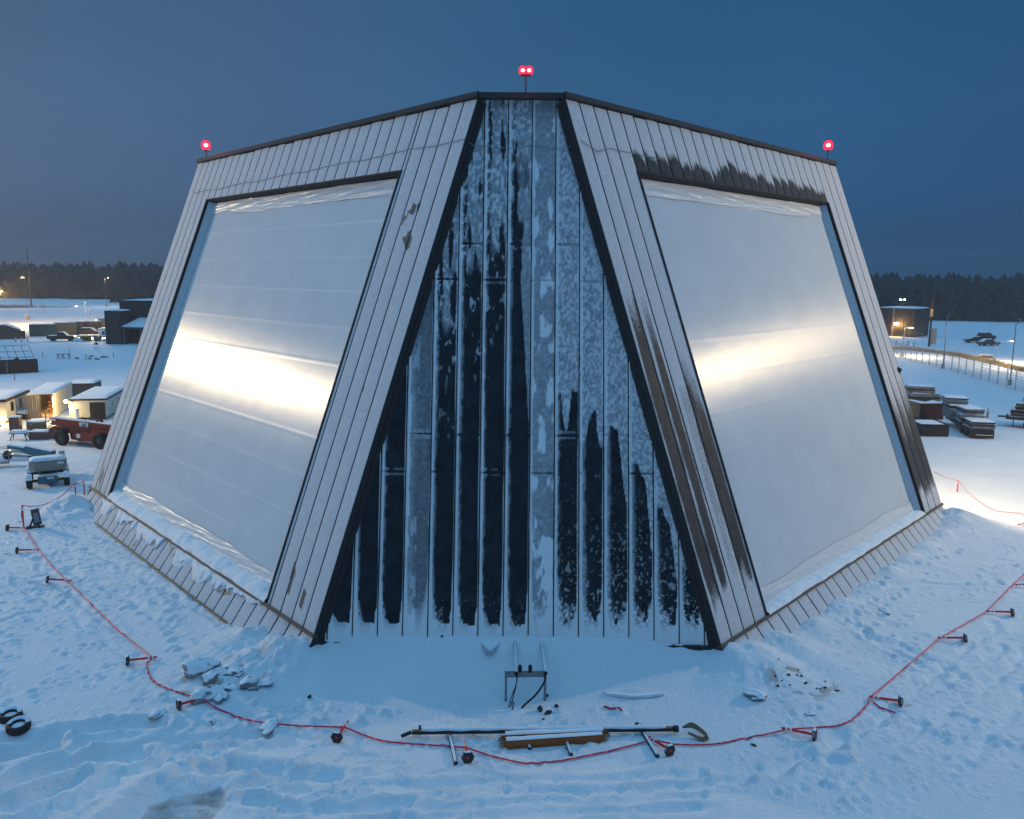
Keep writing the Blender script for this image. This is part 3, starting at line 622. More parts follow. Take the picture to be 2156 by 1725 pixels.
    if k >= 1: rime = rime + (.20 + .28 * sstep(8, 1.5, Z)) * sstep(.54, .70, fbm(U * 13, Z * 10, 3, 4)) * (1 - up)
    elif k > -5: rime = rime + .55 * sstep(.56, .70, fbm(U * 8, Z * 3, 4, 6)) * sstep(-7, -1.5, Z - h) * (1 - up) + .35 * sstep(.58, .72, fbm(U * 9, Z * 8, 3, 4)) * sstep(4.5, 1.5, Z)
    Rs.append(rime + 0 * Z)
    Fs.append(np.clip(f, -.3, 1.2) + 0 * Z)
for V_, F_, R_ in zip(Vs, Fs, Rs): grid_obj('corner_panel', V_[None], nS, nZ, navy, BLD, frost=F_[None], smooth=False, extra={'rime': R_[None]})
mb = MB()
mb.add([Vector(q) for q in (centre(-hip(.3) , .3, -.12), centre(hip(.3), .3, -.12), centre(hip(HR - .1), HR - .1, -.12), centre(-hip(HR - .1), HR - .1, -.12))], [(0, 1, 2, 3)]); mb.build('corner_backing', gapm, BLD)
for side in (-1, 1):                            # dark trim between each face and the corner wall
    mb = MB(); P = []
    for z in (.2, HR - .28):
        A = face(side, .03, z, .05); B = b2w(side * (hip(z) - .15), TPHI * (z + G) + .14, z); Cc = b2w(side * (hip(z) - .15), TPHI * (z + G) + CREC + .1, z); D = face(side, .03, z, -.5)
        P += [A, B, Cc, D]
    mb.add([Vector(q) for q in P], [(0, 1, 5, 4), (1, 2, 6, 5), (2, 3, 7, 6), (3, 0, 4, 7), (0, 3, 2, 1), (4, 5, 6, 7)]); mb.build('corner_trim', dark, BLD)
h_ = hip(HR)
mb = MB(); a0 = centre(-h_ , HR - .3, .46); a1 = centre(h_, HR - .3, .46)
P = [centre(u, z, o) for z in (HR - .22, HR) for u, o in ((-h_ - .06, .55), (h_ + .06, .55), (h_ + .06, -.2), (-h_ - .06, -.2))]
mb.add([Vector(q) for q in P], [(0, 3, 2, 1), (4, 5, 6, 7), (0, 1, 5, 4), (1, 2, 6, 5), (2, 3, 7, 6), (3, 0, 4, 7)]); mb.build('roof_fascia', dark, BLD)
hb = hip(.95); mb = MB()
P = [centre(u, z, o) for z in (.80, .98) for u, o in ((-hb - .0, .16), (hb, .16), (hb, .0), (-hb, .0))]
mb.add([Vector(q) for q in P], [(0, 3, 2, 1), (4, 5, 6, 7), (0, 1, 5, 4), (1, 2, 6, 5), (2, 3, 7, 6), (3, 0, 4, 7)]); mb.build('base_sill', dark, BLD)
# roof, rear walls
RL, RR_ = SIDE[-1]['L'], SIDE[1]['L']
top = [face(-1, RL, HR), face(-1, 0, HR), face(1, 0, HR), face(1, RR_, HR)]; fl_b, fr_b = face(-1, RL, -.4), face(1, RR_, -.4)
back = 88.0
roof = [Vector(q) - Vector((0, 0, .05)) for q in top] + [Vector((top[3][0], back, HR - .05)), Vector((top[0][0], back, HR - .05))]
MB().add(roof, [tuple(range(6))]).build('roof', snowcap, BLD)
side_m = mat('rear_wall_cladding', (.10, .10, .11), .6, noise=.2)
for t_, b_ in ((top[0], fl_b), (top[3], fr_b)):
    MB().add([Vector(b_), Vector((b_[0], back, -.4)), Vector((t_[0], back, HR)), Vector(t_)], [(0, 1, 2, 3)]).build('rear_wall', side_m, BLD)
MB().add([Vector((fl_b[0], back, -.4)), Vector((fr_b[0], back, -.4)), Vector((top[3][0], back, HR)), Vector((top[0][0], back, HR))], [(0, 1, 2, 3)]).build('rear_wall', side_m, BLD)
# thin service wires strung along the upper walls
wire = mat('frosted_wire', (.20, .22, .25), .7)
zw = zc(311); mb = MB(); n = 12
P = [face(-1, s, z, .06) for s, z in zip(np.linspace(SIDE[-1]['L'] - 1, .1, 16), np.linspace(SIDE[-1]['z2'] + .55, zw + .25, 16) + .05 * np.sin(np.arange(16) * 2.1))]
P += [centre(u, zw + .05 * math.sin(u * 3), .12) for u in np.linspace(-hip(zw) + .4, hip(zw) - .4, n)] + [face(1, s, z, .06) for s, z in ((.3, zw + .25), (1.2, zw - .1), (2.2, zw + .15), (3.8, zw + .12), (6, SIDE[1]['z2'] + .75))]
mb.tube([Vector(q) for q in P], .016, 5); mb.build('service_wire', wire, BLD)

# ---- red obstruction beacons on the roof edge
def glow(name, core, s1_, shell=None):
    m = bpy.data.materials.new(name); m.use_nodes = True; t = m.node_tree; t.nodes.remove(t.nodes['Principled BSDF']); o = t.nodes['Material Output']
    e = N(t, 'ShaderNodeEmission'); e.inputs[0].default_value = (*core, 1); e.inputs[1].default_value = s1_
    if shell:
        tr = N(t, 'ShaderNodeBsdfTransparent'); tr.inputs[0].default_value = (1, .75, .75, 1); mxs = N(t, 'ShaderNodeMixShader'); mxs.inputs[0].default_value = shell
        t.links.new(tr.outputs[0], mxs.inputs[1]); t.links.new(e.outputs[0], mxs.inputs[2]); t.links.new(mxs.outputs[0], o.inputs[0])
    else: t.links.new(e.outputs[0], o.inputs[0])
    return m
bcore = glow('beacon_filament', (1, .42, .40), 9); bglass = glow('beacon_red_glass', (1, .015, .06), 2.2, .55)
def beacon(base, h, lamps, rr, label):
    t = thing('obstruction_beacon', label, 'beacon light', base, 'red obstruction beacons on the roof')
    MB(Fr(base)).tube([(0, 0, -.1), (0, 0, h - rr)], .03, 8).box((0, 0, h - rr * 1.15), (.16 + .25 * (lamps > 1), .12, .07)).build('pole', dark, t)
    for i in range(lamps):
        x = (i - (lamps - 1) / 2) * rr * 1.5
        MB(Fr(base)).lathe([(0, -rr * .9), (rr * .8, -rr * .9), (rr, -.2 * rr), (rr * .9, rr * .5), (rr * .5, rr * .9), (0, rr)], (x, 0, h), n=20).build('lens', bglass, t, smooth=True)
        MB(Fr(base)).lathe([(0, -rr * .45), (rr * .4, -rr * .3), (rr * .52, 0), (rr * .4, rr * .3), (0, rr * .45)], (x, 0, h), n=16).build('bulb', bcore, t, smooth=True)
    point(t, Vector(base) + Vector((0, -.05, h)), 140 * lamps, RED, rr)
bc = centre(0.18, HR, .3); beacon(tuple(bc), .90, 2, .17, 'twin lamp red beacon on a thin pole at the middle of the roof edge')
beacon(tuple(face(-1, RL - .95, HR, -.1)), .92, 1, .30, 'single red beacon at the outer end of the left radar face')
beacon(tuple(face(1, RR_ - .95, HR, -.1)), 1.02, 1, .30, 'single red beacon at the outer end of the right radar face')

# ================================================================== FLOODLIGHTS whose light and reflections the photo shows
lampglass = glow('lit_lamp_glass', (1, .80, .50), 30)
def flood_mast(base, h, target, energy, label, col=WARM, size=(2.4, 1.1), spread=160):
    t = thing('floodlight_mast', label, 'floodlight', base, 'tall floodlight masts')
    MB(Fr(base)).tube([(0, 0, 0), (0, 0, h)], .22, 10, .12).build('mast', galv, t)
    d = (Vector(target) - Vector(base) - Vector((0, 0, h))).normalized(); rz = math.atan2(d.y, d.x) - math.pi / 2
    f = Fr(Vector(base) + Vector((0, 0, h)), rz)
    MB(f).box((0, 0, 0), (size[0] + .4, .2, .2)).build('crossarm', galv, t)
    for i in (-1, 0, 1): MB(f).box((i * size[0] / 3, -.05, .45), (.7, .35, .6)).build('lamp_head', dark, t, bevel=.03)
    l = bpy.data.lights.new('flood', 'AREA'); l.shape = 'RECTANGLE'; l.size, l.size_y = size; l.energy = energy; l.color = col; l.spread = R(spread)
    o = bpy.data.objects.new('lamp_light', l); C.objects.link(o); o.parent = t; o.location = Vector((0, 0, h + .45)) + d * .35
    o.rotation_euler = d.to_track_quat('-Z', 'Y').to_euler(); return t
FML = (-98.2, 86.7, 0); FMR = (72.7, 58.0, 0)
flood_mast(FML, 26.7, (-15, 44, 9), 31000, 'tall floodlight mast beyond the trailers whose glare the left array face mirrors')
flood_mast(FMR, 28.5, (12, 41, 9), 14000, 'tall floodlight mast beyond the stacked pallets whose glare the right array face mirrors')
def wall_flood(loc, target, energy, label):
    t = thing('wall_floodlight', label, 'floodlight', loc, 'wall floodlights behind the far corners')
    d = (Vector(target) - Vector(loc)).normalized(); rz = math.atan2(d.y, d.x) - math.pi / 2
    MB(Fr(loc, rz)).box((0, -.1, 0), (.42, .3, .34), rx=-.6).build('housing', dark, t, bevel=.03)
    w = 1 if loc[0] < 0 else -1
    MB(Fr(loc)).tube([(0, 0, .1), (w * 2.2, .4, .3)], .05, 6).build('bracket', dark, t)
    point(t, Vector(loc) + d * .35, energy, (1, .80, .50), .25, spot=R(95), target=target)
wall_flood((24.35, 53.1, 9.2), (40, 57, 0), 9000, 'small dark floodlight sticking out behind the outer edge of the right radar face')
wall_flood((-24.2, 54.9, 9.2), (-41, 59, 0), 6500, 'floodlight bracketed behind the outer edge of the left radar face')

# ================================================================== FOREST
def spruce_np(h, r, seed, layers=9, sides=9):
    rs = np.random.RandomState(seed); V = []; F = []
    for l in range(layers):
        f = l / layers; z0 = h * (.06 + .86 * f); z1 = z0 + h * (.20 - .06 * f); rr = r * (1 - f) ** .85 * rs.uniform(.8, 1.15) + .08
        b = len(V); V.append((0, 0, min(z1, h)))
        for k in range(sides):
            a = 6.283 * (k + rs.rand() * .6) / sides; q = rr * rs.uniform(.55, 1.2); V.append((q * math.cos(a), q * math.sin(a), z0 - rs.rand() * .05 * h))
        for k in range(sides): F.append((b, b + 1 + k, b + 1 + (k + 1) % sides))
    return np.array(V), np.array(F)
def birch_np(h, r, seed, n=70):
    rs = np.random.RandomState(seed); V = []; F = []
    for k in range(n):
        a = rs.rand() * 6.28; z = h * (.25 + .75 * rs.rand()); q = r * rs.rand() ** .5 * (1.1 - .8 * abs(z / h - .55)); c = np.array([q * math.cos(a), q * math.sin(a), z])
        d = rs.normal(size=3) * (.12 * h / 10) * np.array([1, 1, 2.2]); e = rs.normal(size=3) * .35 * h / 10; b = len(V); V += [c - d, c + e, c + d]; F.append((b, b + 1, b + 2))
    return np.array(V), np.array(F)
protos = [spruce_np(1, .11, i) for i in range(5)] + [birch_np(10, 1.6, i) for i in range(4)]
protos = [(v / (1 if i < 5 else 10), f) for i, (v, f) in enumerate(protos)]
fol = mat('frosted_spruce_foliage', (.040, .050, .052), .9, noise=.5, nscale=.35, spec=.1)
fol2 = mat('frosted_bare_twigs', (.075, .072, .075), .9, noise=.4, nscale=.3, spec=.1)
def forest(x0, x1, yfun, depth, n, seed, m, kinds, hr, name):
    rs = np.random.RandomState(seed); Vs = []; Fs = []; b = 0
    for i in range(n):
        x = rs.uniform(x0, x1); d = depth * rs.rand() ** 1.25; y = yfun(x) + d; k = kinds[rs.randint(len(kinds))]; v, f = protos[k]
        h = rs.uniform(*hr) * (1 + .33 * d / depth); a = rs.rand() * 6.28; c, s = math.cos(a), math.sin(a); w = rs.uniform(.9, 1.4)
        P = np.stack([(v[:, 0] * c - v[:, 1] * s) * h * w + x, (v[:, 0] * s + v[:, 1] * c) * h * w + y, v[:, 2] * h - .4 + 2.2 * (x < -100)], -1)
        Vs.append(P); Fs.append(f + b); b += len(v)
    me = raw_mesh(name, np.concatenate(Vs), np.concatenate(Fs)); me.materials.append(m); o = bpy.data.objects.new(name, me); C.objects.link(o)
    return tag(o, kind='stuff')
yf = lambda x: 322 - .175 * x + 6 * math.sin(x * .03)
f1 = forest(-520, 520, yf, 90, 4400, 1, fol, [0, 1, 2, 3, 4], (11.5, 14), 'spruce_forest')
tag(f1, 'dark spruce forest along the horizon behind the snowfields', 'forest')
f2 = forest(-520, 520, lambda x: yf(x) - 7, 22, 1100, 2, fol2, [5, 6, 7, 8], (5, 9.5), 'bare_woodland')
tag(f2, 'greyish leafless birches along the foot of the spruce forest', 'woodland')
bark = mat('spruce_bark', (.05, .04, .035), .9)
def spruce(px, py_top, dist, h, label):
    d = ray(px, 640); k = dist / math.hypot(d[0], d[1]); loc = (d[0] * k, d[1] * k, 1.5)
    t = thing('spruce_tree', label, 'tree', loc, 'taller spruces above the forest edge')
    v, f = spruce_np(1, .14, int(px), 14, 11); me = raw_mesh('crown', v * np.array([h, h, h]), f); me.materials.append(fol); o = bpy.data.objects.new('crown', me); C.objects.link(o); o.parent = t
    MB(Fr(loc)).tube([(0, 0, 0), (0, 0, h * .9)], .2, 6, .05).build('trunk', bark, t)
spruce(258, 557, 362, 17.2, 'tallest pointed spruce above the forest edge left of the building')
spruce(288, 568, 368, 14.6, 'pointed spruce beside the building edge, shorter than its tall neighbour')
spruce(243, 570, 360, 13.4, 'slim spruce tip just left of the tallest one')

# ================================================================== FOREGROUND OBJECTS
def spot(x, y, dz=0):
    z = 0
    for _ in range(5): p = at(x, y, z); z = gz(p.x, p.y)
    return Vector((p.x, p.y, z + dz))
def s5(x, y, dz=0): return spot(x * .24685, 1005.3 + y * .24685, dz)
def s6(x, y, dz=0): return spot(x * .32915, 1300.9 + y * .32915, dz)
def s7(x, y, dz=0): return spot(650.5 + x * .38398, 1300.9 + y * .38398, dz)
def s8(x, y, dz=0): return spot(1419.2 + x * .34174, 1123.5 + y * .34174, dz)
def s2(x, y, dz=0): return spot(x * .1714, 768.7 + y * .1714, dz)
def s1(x, y, dz=0): return spot(x * .13713, 532.2 + y * .13713, dz)
def s3(x, y, dz=0): return spot(1833.1 + x * .15426, 561.8 + y * .15426, dz)
def s4(x, y, dz=0): return spot(1892.3 + x * .13715, 768.7 + y * .13715, dz)

# ---- fallen delineator posts: one model, copied
hexm = mat('worn_rubber_base', (.045, .036, .036), .75, snow=.7, noise=.4)
def make_post():
    t = thing('delineator_post', '', 'delineator', (0, 0, 0), 'red delineator posts along the barrier tape')
    sl = -.155; MB_ = lambda: MB(Matrix.Translation((0, 0, .215)) @ Matrix.Rotation(-sl, 4, 'Y'))
    MB_().tube([(-.05, 0, 0), (.30, 0, 0), (.95, 0, 0), (1.02, 0, 0)], .043, 12).tube([(1.02, 0, 0), (1.07, 0, 0)], .022, 8).build('post', redm, t, smooth=False)
    for x in (.72, .86): MB_().tube([(x, 0, 0), (x + .07, 0, 0)], .0455, 12).build('reflective_band', white, t)
    MB_().lathe([(.05, -.05), (.19, -.05), (.215, -.02), (.215, .03), (.15, .06), (.05, .075)], (0, 0, 0), 'x', 6).build('rubber_base', hexm, t)
    return t
POSTS = [((51.8, 1115), (17, 1117), 'fallen red delineator post at the foot of the upright red post'),
 ((81.5, 1161), (37, 1165), 'fallen red delineator post, first one below the upright red post'),
 ((143, 1227.5), (100, 1232.5), 'fallen red delineator post halfway along the straight tape left of the building'),
 ((323, 1389), (271, 1400), 'fallen red delineator post at the sharp bend of the tape left of the rubble heap'),
 ((424.6, 1477), (378.5, 1493), 'fallen red delineator post at the lower edge of the rubble heap'),
 ((725, 1536), (710, 1562), 'fallen red delineator post pointing away, left of the long dark pole'),
 ((980.7, 1579), (984.6, 1605), 'fallen red delineator post pointing away beside the left timber skid of the dark pole'),
 ((1374, 1563), (1409, 1590), 'fallen red delineator post by the right timber skid of the dark pole'),
 ((1655, 1541), (1713, 1558), 'fallen red delineator post below the debris at the right corner of the building'),
 ((1832.8, 1472), (1892.6, 1485), 'fallen red delineator post at the tight right bend of the tape, loose tape below it'),
 ((1978, 1347.4), (2031, 1353), 'fallen red delineator post next above the tight right bend of the tape'),
 ((2077, 1291), (2130, 1297), 'fallen red delineator post, second above the tight right bend of the tape'),
 ((2132, 1234.6), (2186, 1239), 'fallen red delineator post at the right border, higher up the tape than its neighbours'),
 ((2118.7, 1110.7), (2168, 1106), 'fallen red delineator post level with the lit snow at the far right')]
p0 = make_post()
for i, (tip, base, lab) in enumerate(POSTS):
    t = p0 if i == 0 else copy_tree(p0); B, T = spot(*base), spot(*tip); d = T - B
    B.z = max(B.z, gz(B.x + .1, B.y), gz(B.x - .1, B.y)) - .03; pit = math.atan2(T.z + .10 - (B.z + .05), 1.05)
    t.location = B; t.rotation_euler = (Matrix.Rotation(math.atan2(d.y, d.x), 4, 'Z') @ Matrix.Rotation(-pit, 4, 'Y')).to_euler(); t['label'] = lab
tip_pos = [spot(*p[0], .09) for p in POSTS]
def stake(loc, h, lab, m=redm, r=.045, name='marker_stake', cat='stake', grp=None, band=True):
    t = thing(name, lab, cat, loc, grp)
    MB(Fr(loc)).tube([(0, 0, -.1), (.02, 0, h)], r, 8).build('stake', m, t)
    if band: MB(Fr(loc)).tube([(.017, 0, h * .76), (.019, 0, h * .88)], r * 1.08, 8).build('reflective_band', white, t)
    return t
up = spot(50, 1110); st1 = spot(159.5, 1046); st2 = spot(177.6, 1042); st3 = spot(2015, 1036)
G2 = 'upright red posts carrying the tape'
stake(up, 1.35, 'upright red post wrapped in tape left of the black folding stand', grp=G2); stake(st1, .95, 'upright red post nearer the blue lift, left of a pair', grp=G2)
stake(st2, .95, 'upright red post nearer the building edge, right of a pair', grp=G2); stake(st3, .85, 'upright red post standing alone right of the building', grp=G2)
tapem = mat('red_barrier_tape', (.86, .03, .09), .4, noise=.35, nscale=1.2)
def clear(p): return Vector((p.x, p.y, max(p.z, gz(p.x, p.y) + .035)))
def tape(name, pts, lab, r=.028):
    P = [Vector(p) for p in pts]; mb = MB()
    for a, b in zip(P[:-1], P[1:]):
        n = max(2, int((b - a).length / .25)); 
        mb.tube([clear(a.lerp(b, k / n) + Vector((0, 0, .005 * math.sin(k * 1.3)))) for k in range(n + 1)], r, 5)
    return tag(mb.build(name, tapem, smooth=True), lab, 'barrier tape')
tk = lambda L: [spot(x, y, .05) for x, y in L]
def sag(a, b, d, n=8): return [a.lerp(b, k / n) - Vector((0, 0, d * 4 * (k / n) * (1 - k / n))) for k in range(n + 1)]
tp = sag(st2 + Vector((0, 0, .93)), st1 + Vector((0, 0, .93)), .06) + sag(st1 + Vector((0, 0, .93)), up + Vector((0, 0, 1.32)), .55)
tp += [up + Vector((-.05, -.05, .6)), tip_pos[0], tip_pos[1]] + tk([(112, 1194)]) + [tip_pos[2]] + tk([(196, 1279), (251.8, 1332)]) + [tip_pos[3]]
tp += smooth_path(tk([(311, 1397), (309.4, 1405), (319.3, 1432.6), (352, 1452), (390, 1464)]), 3) + [tip_pos[4]] + smooth_path(tk([(455, 1493), (493.7, 1511.6), (553, 1526.4), (630, 1531)]), 3) + [tip_pos[5]]
tp += smooth_path(tk([(760, 1548), (804, 1562), (870, 1569), (946, 1574)]), 3) + [tip_pos[6]] + smooth_path(tk([(1030, 1593), (1092, 1608), (1130, 1610), (1184, 1604), (1280, 1585)]), 3) + [tip_pos[7]]
tp += smooth_path(tk([(1419, 1569.6), (1478, 1571), (1521, 1567), (1573, 1558)]), 3) + [tip_pos[8]] + smooth_path(tk([(1720, 1534), (1761, 1530), (1795, 1516.6), (1826, 1486)]), 3) + [tip_pos[9]] + tk([(1904, 1410)]) + [tip_pos[10], tip_pos[11], tip_pos[12]] + tk([(2175, 1195)])
tape('barrier_tape', tp, 'red barrier tape winding round the building from post to post')
tape('barrier_tape', sag(spot(1965, 1010, .6), st3 + Vector((0, 0, .82)), .06) + sag(st3 + Vector((0, 0, .82)), spot(2098, 1080, .12), .25) + tk([(2149, 1082), (2175, 1100)]), 'slack red barrier tape from the lone post right of the building to the right border', .02)
tape('tape_scrap', [spot(*q, .04) for q in [(1272, 1489), (1285, 1494), (1297, 1493), (1309, 1498)]], 'short red tape scrap lying on snow right of the steel pipe stand', .04)
tape('tape_scrap', [spot(*q, .04) for q in [(1838, 1480), (1852, 1492), (1872, 1497), (1885, 1500)]], 'loose red tape end lying under a fallen post near the right bend')

# ---- steel pipe stand with hoses
A, B = spot(1065, 1475), spot(1147, 1474); ax = (B - A); ax.z = 0; W_ = ax.length; ax.normalize(); z0 = min(A.z, B.z)
ps = thing('pipe_stand', 'galvanised steel goal shaped stand with two buried pipes leaning on it, below the corner wall', 'steel stand', tuple((A + B) / 2))
f = Fr(Vector((A.x, A.y, z0)), math.atan2(ax.y, ax.x))
for x in (0, W_): MB(f).box((x, 0, .44), (.085, .085, 1.0)).build('leg', galv, ps)
MB(f).box((W_ / 2, 0, .98), (W_ + .09, .05, .17)).box((W_ / 2, .05, 1.06), (W_ + .09, .12, .02)).build('crossbeam', galv, ps)
for x, (px, py) in ((.36, (1084, 1369)), (W_ - .0, (1139, 1370))):
    e = spot(px, py, -.1); a = f @ Vector((x, -.12, 1.10)); mb = MB(); mb.tube([a, e], .065, 10); o = mb.build('leaning_pipe', galv, ps)
    n_ = (e - a).normalized(); MB().tube([a - n_ * .02, a - n_ * .06], .07, 10).build('pipe_cap', black, o)
    MB().tube([a + n_ * .02 + Vector((0, 0, .045)), a.lerp(e, .9) + Vector((0, 0, .05))], .055, 8).build('lying_snow', snowcap, o, smooth=True)
for x in (.50, .86): MB(f).lathe([(0, 0), (.065, 0), (.07, .05), (.07, .22), (.05, .26), (0, .26)], (x, .03, 1.07), n=12).build('cap', black, ps, smooth=False)
hose = black
def H(*pts): return smooth_path([f @ Vector(p) for p in pts], 5)
MB().tube(H((.37, -.14, 1.05), (.36, -.2, .75), (.18, -.35, .3), (.05, -.5, -.12), (.08, -.52, -.14), (.22, -.4, .25), (.35, -.25, .7), (.40, -.15, 1.02)), .02, 6).build('hose', hose, ps, smooth=True)
MB().tube(H((W_ + .0, -.14, 1.02), (W_ - .05, -.22, .8), (W_ - .35, -.38, .42), (W_ - .75, -.5, .1), (W_ - 1.0, -.6, -.15)), .035, 8).build('hose', hose, ps, smooth=True)
stake(s7(1117, 500), .28, 'short grey peg in the snow under the left hose', galv, .035, 'peg', 'peg', band=False)

# ---- long dark pole on skids, orange beams
A, B = spot(868, 1553, .20), spot(1418, 1546, .20)
lp = thing('long_pole', 'long dark steel pole with snow along its top lying in front of the building', 'pole', tuple((A + B) / 2)); d = (B - A).normalized()
MB().tube([A, B], .085, 12).build('tube', mat('rusty_black_pipe', (.016, .014, .016), .5, noise=.4), lp, smooth=True)
n = 60; pts = [A.lerp(B, k / n) + Vector((0, .01 * math.sin(k), .062 + .02 * vnoise(k * .4, 3))) for k in range(2, n - 1)]; MB().tube([Vector(p) for p in pts], .068, 8).build('lying_snow', snowcap, lp, smooth=True)
MB().tube([A - d * .02, A - d * .35 + Vector((0, -.08, -.1))], .06, 8).build('end_fitting', dark, lp)
MB().tube([A + d * .25 + Vector((0, 0, .05)), A + d * .25 + Vector((0, 0, .22))], .04, 8).build('lifting_lug', dark, lp)
MB().tube([B, B + d * .15], .11, 10).build('end_fitting', dark, lp)
st_ = mat('webbing_sling', (.16, .12, .08), .8)
for k in range(3):
    q = B + d * .3; MB().tube(smooth_path([q + Vector((0, 0, .05)), q + Vector((.35, .12 - .1 * k, .12 - .02 * k)), q + Vector((.75, -.18 - .1 * k, -.08)), q + Vector((.55, -.35 - .06 * k, -.12)), q + Vector((.15, -.2, -.03))], 5), .032, 6).build('sling', st_, lp, smooth=True)
def skid(a, b, lab, r=.07, m=None):
    a, b = Vector(a), Vector(b); t = thing('timber_skid', lab, 'timber', tuple((a + b) / 2), 'timbers under the pole and beams'); dd = (b - a); ang = math.atan2(dd.y, dd.x)
    fr = Fr((a + b) / 2 + Vector((0, 0, .03)), ang); MB(fr).box((0, 0, 0), (dd.length, r * 1.6, r * 1.6)).build('beam', m or mat('dark_wet_timber', (.035, .030, .028), .7), t)
    MB(fr).box((0, 0, r * .8 + .02), (dd.length * .93, r * 1.3, .04), top=(.97, .6)).build('lying_snow', snowcap, t); return t
skid(s7(768, 640), s7(806, 808), 'snow topped timber skid under the left part of the long dark pole')
skid(s7(1805, 590), s7(1912, 768), 'timber skid under the right part of the long dark pole')
skid(s7(1196, 690), s7(1213, 724), 'short timber end sticking out under the orange beams, the left one')
skid(s7(1405, 670), s7(1438, 758), 'timber sticking out under the orange beams, the right one')
for k, (a, b, lab) in enumerate([((1057, 1573), (1274, 1561), 'front orange steel lifting beam with snow on it'), ((1056, 1563), (1277, 1551.5), 'rear orange steel lifting beam nearly hidden by snow')]):
    A, B = spot(*a, .10), spot(*b, .10); t = thing('lifting_beam', lab, 'steel beam', tuple((A + B) / 2), 'orange lifting beams'); d = B - A; L = d.length; fr = Fr((A + B) / 2, math.atan2(d.y, d.x))
    MB(fr).box((0, 0, .04), (L - .3, .13, .27)).box((0, 0, .175), (L - .3, .2, .025)).box((0, 0, -.09), (L - .3, .2, .025)).build('web', orange, t, bevel=.006)
    for sx_ in (-1, 1):
        MB(fr).box((sx_ * (L / 2 - .1), 0, .02), (.24, .05, .22)).build('lug', orange, t)
        MB(fr).tube([(sx_ * (L / 2 - .04), -.07, .04), (sx_ * (L / 2 + .06), -.07, .0), (sx_ * (L / 2 + .10), 0, -.03), (sx_ * (L / 2 + .06), .07, .0), (sx_ * (L / 2 - .04), .07, .04)], .028, 6).build('shackle', galv, t)
    ns, nc = 40, 6; S, T = np.meshgrid(np.linspace(-L / 2 + .12, L / 2 - .12, ns), np.linspace(0, 1, nc), indexing='ij'); hh = .02 + .06 * fbm(S * 2, S * 0 + k, 3, 4)
    Pn = np.stack([S, (T - .5) * .20 + .03 * (k == 1), .187 + hh * np.sin(T * np.pi) ** .6], -1); Mx = np.array(fr.to_3x3()); Pn = Pn @ Mx.T + np.array(fr.translation)
    grid_obj('lying_snow', Pn[None], ns, nc, snowcap, t)

# ---- tyres at the left border
def tyre(loc, lab, tilt):
    t = thing('old_tyre', lab, 'tyre', tuple(loc), 'old tyres in the snow'); fr = Fr(loc) @ Matrix.Rotation(tilt, 4, 'X')
    MB(fr).lathe([(.20, .05), (.24, .0), (.33, -.01), (.37, .04), (.375, .12), (.37, .2), (.33, .25), (.24, .245), (.20, .2), (.20, .05)], (0, 0, 0), n=28).build('tyre', mat('tyre_rubber', (.020, .013, .013), .7), t, smooth=True)
    MB(fr).lathe([(0, .17), (.21, .15)], (0, 0, 0), n=20).build('snow_filling', snowcap, t)
    ns = 30; a0 = .2; S, T = np.meshgrid(np.linspace(a0, a0 + math.pi, ns), np.linspace(0, 1, 6), indexing='ij'); rr = .215 + .14 * T; hz = .245 + .07 * np.sin(T * np.pi) * np.sin((S - a0)) ** .5
    Pn = np.stack([rr * np.cos(S), rr * np.sin(S), hz], -1) @ np.array(fr.to_3x3()).T + np.array(fr.translation); grid_obj('lying_snow', Pn[None], ns, 6, snowcap, t)
tyre(spot(23, 1512, -.03), 'old black tyre with snow in its hole at the left border, the farther of two', .05); tyre(spot(40, 1537, .0), 'old tyre heaped with snow at the left border, the nearer of two', .12)
# ---- folding stand
b = s5(300, 425); t = thing('folding_stand', 'black folding floor stand on the snow by the left corner of the building', 'stand', tuple(b)); fr = Fr(b, .35)
MB(fr).box((0, 0, .03), (.95, .42, .05)).build('base', dark, t); MB(fr).tube([(-.28, 0, .05), (.05, 0, .75)], .06, 6).tube([(.22, -.1, .05), (.10, 0, .75)], .06, 6).build('brace', dark, t)
MB(fr).box((.1, 0, .62), (.42, .16, .95), ry=-.12).build('upright', mat('stand_panel', (.05, .055, .06), .5), t); MB(fr).box((.12, -.095, .60), (.26, .02, .6), ry=-.12).build('panel', galv, t)
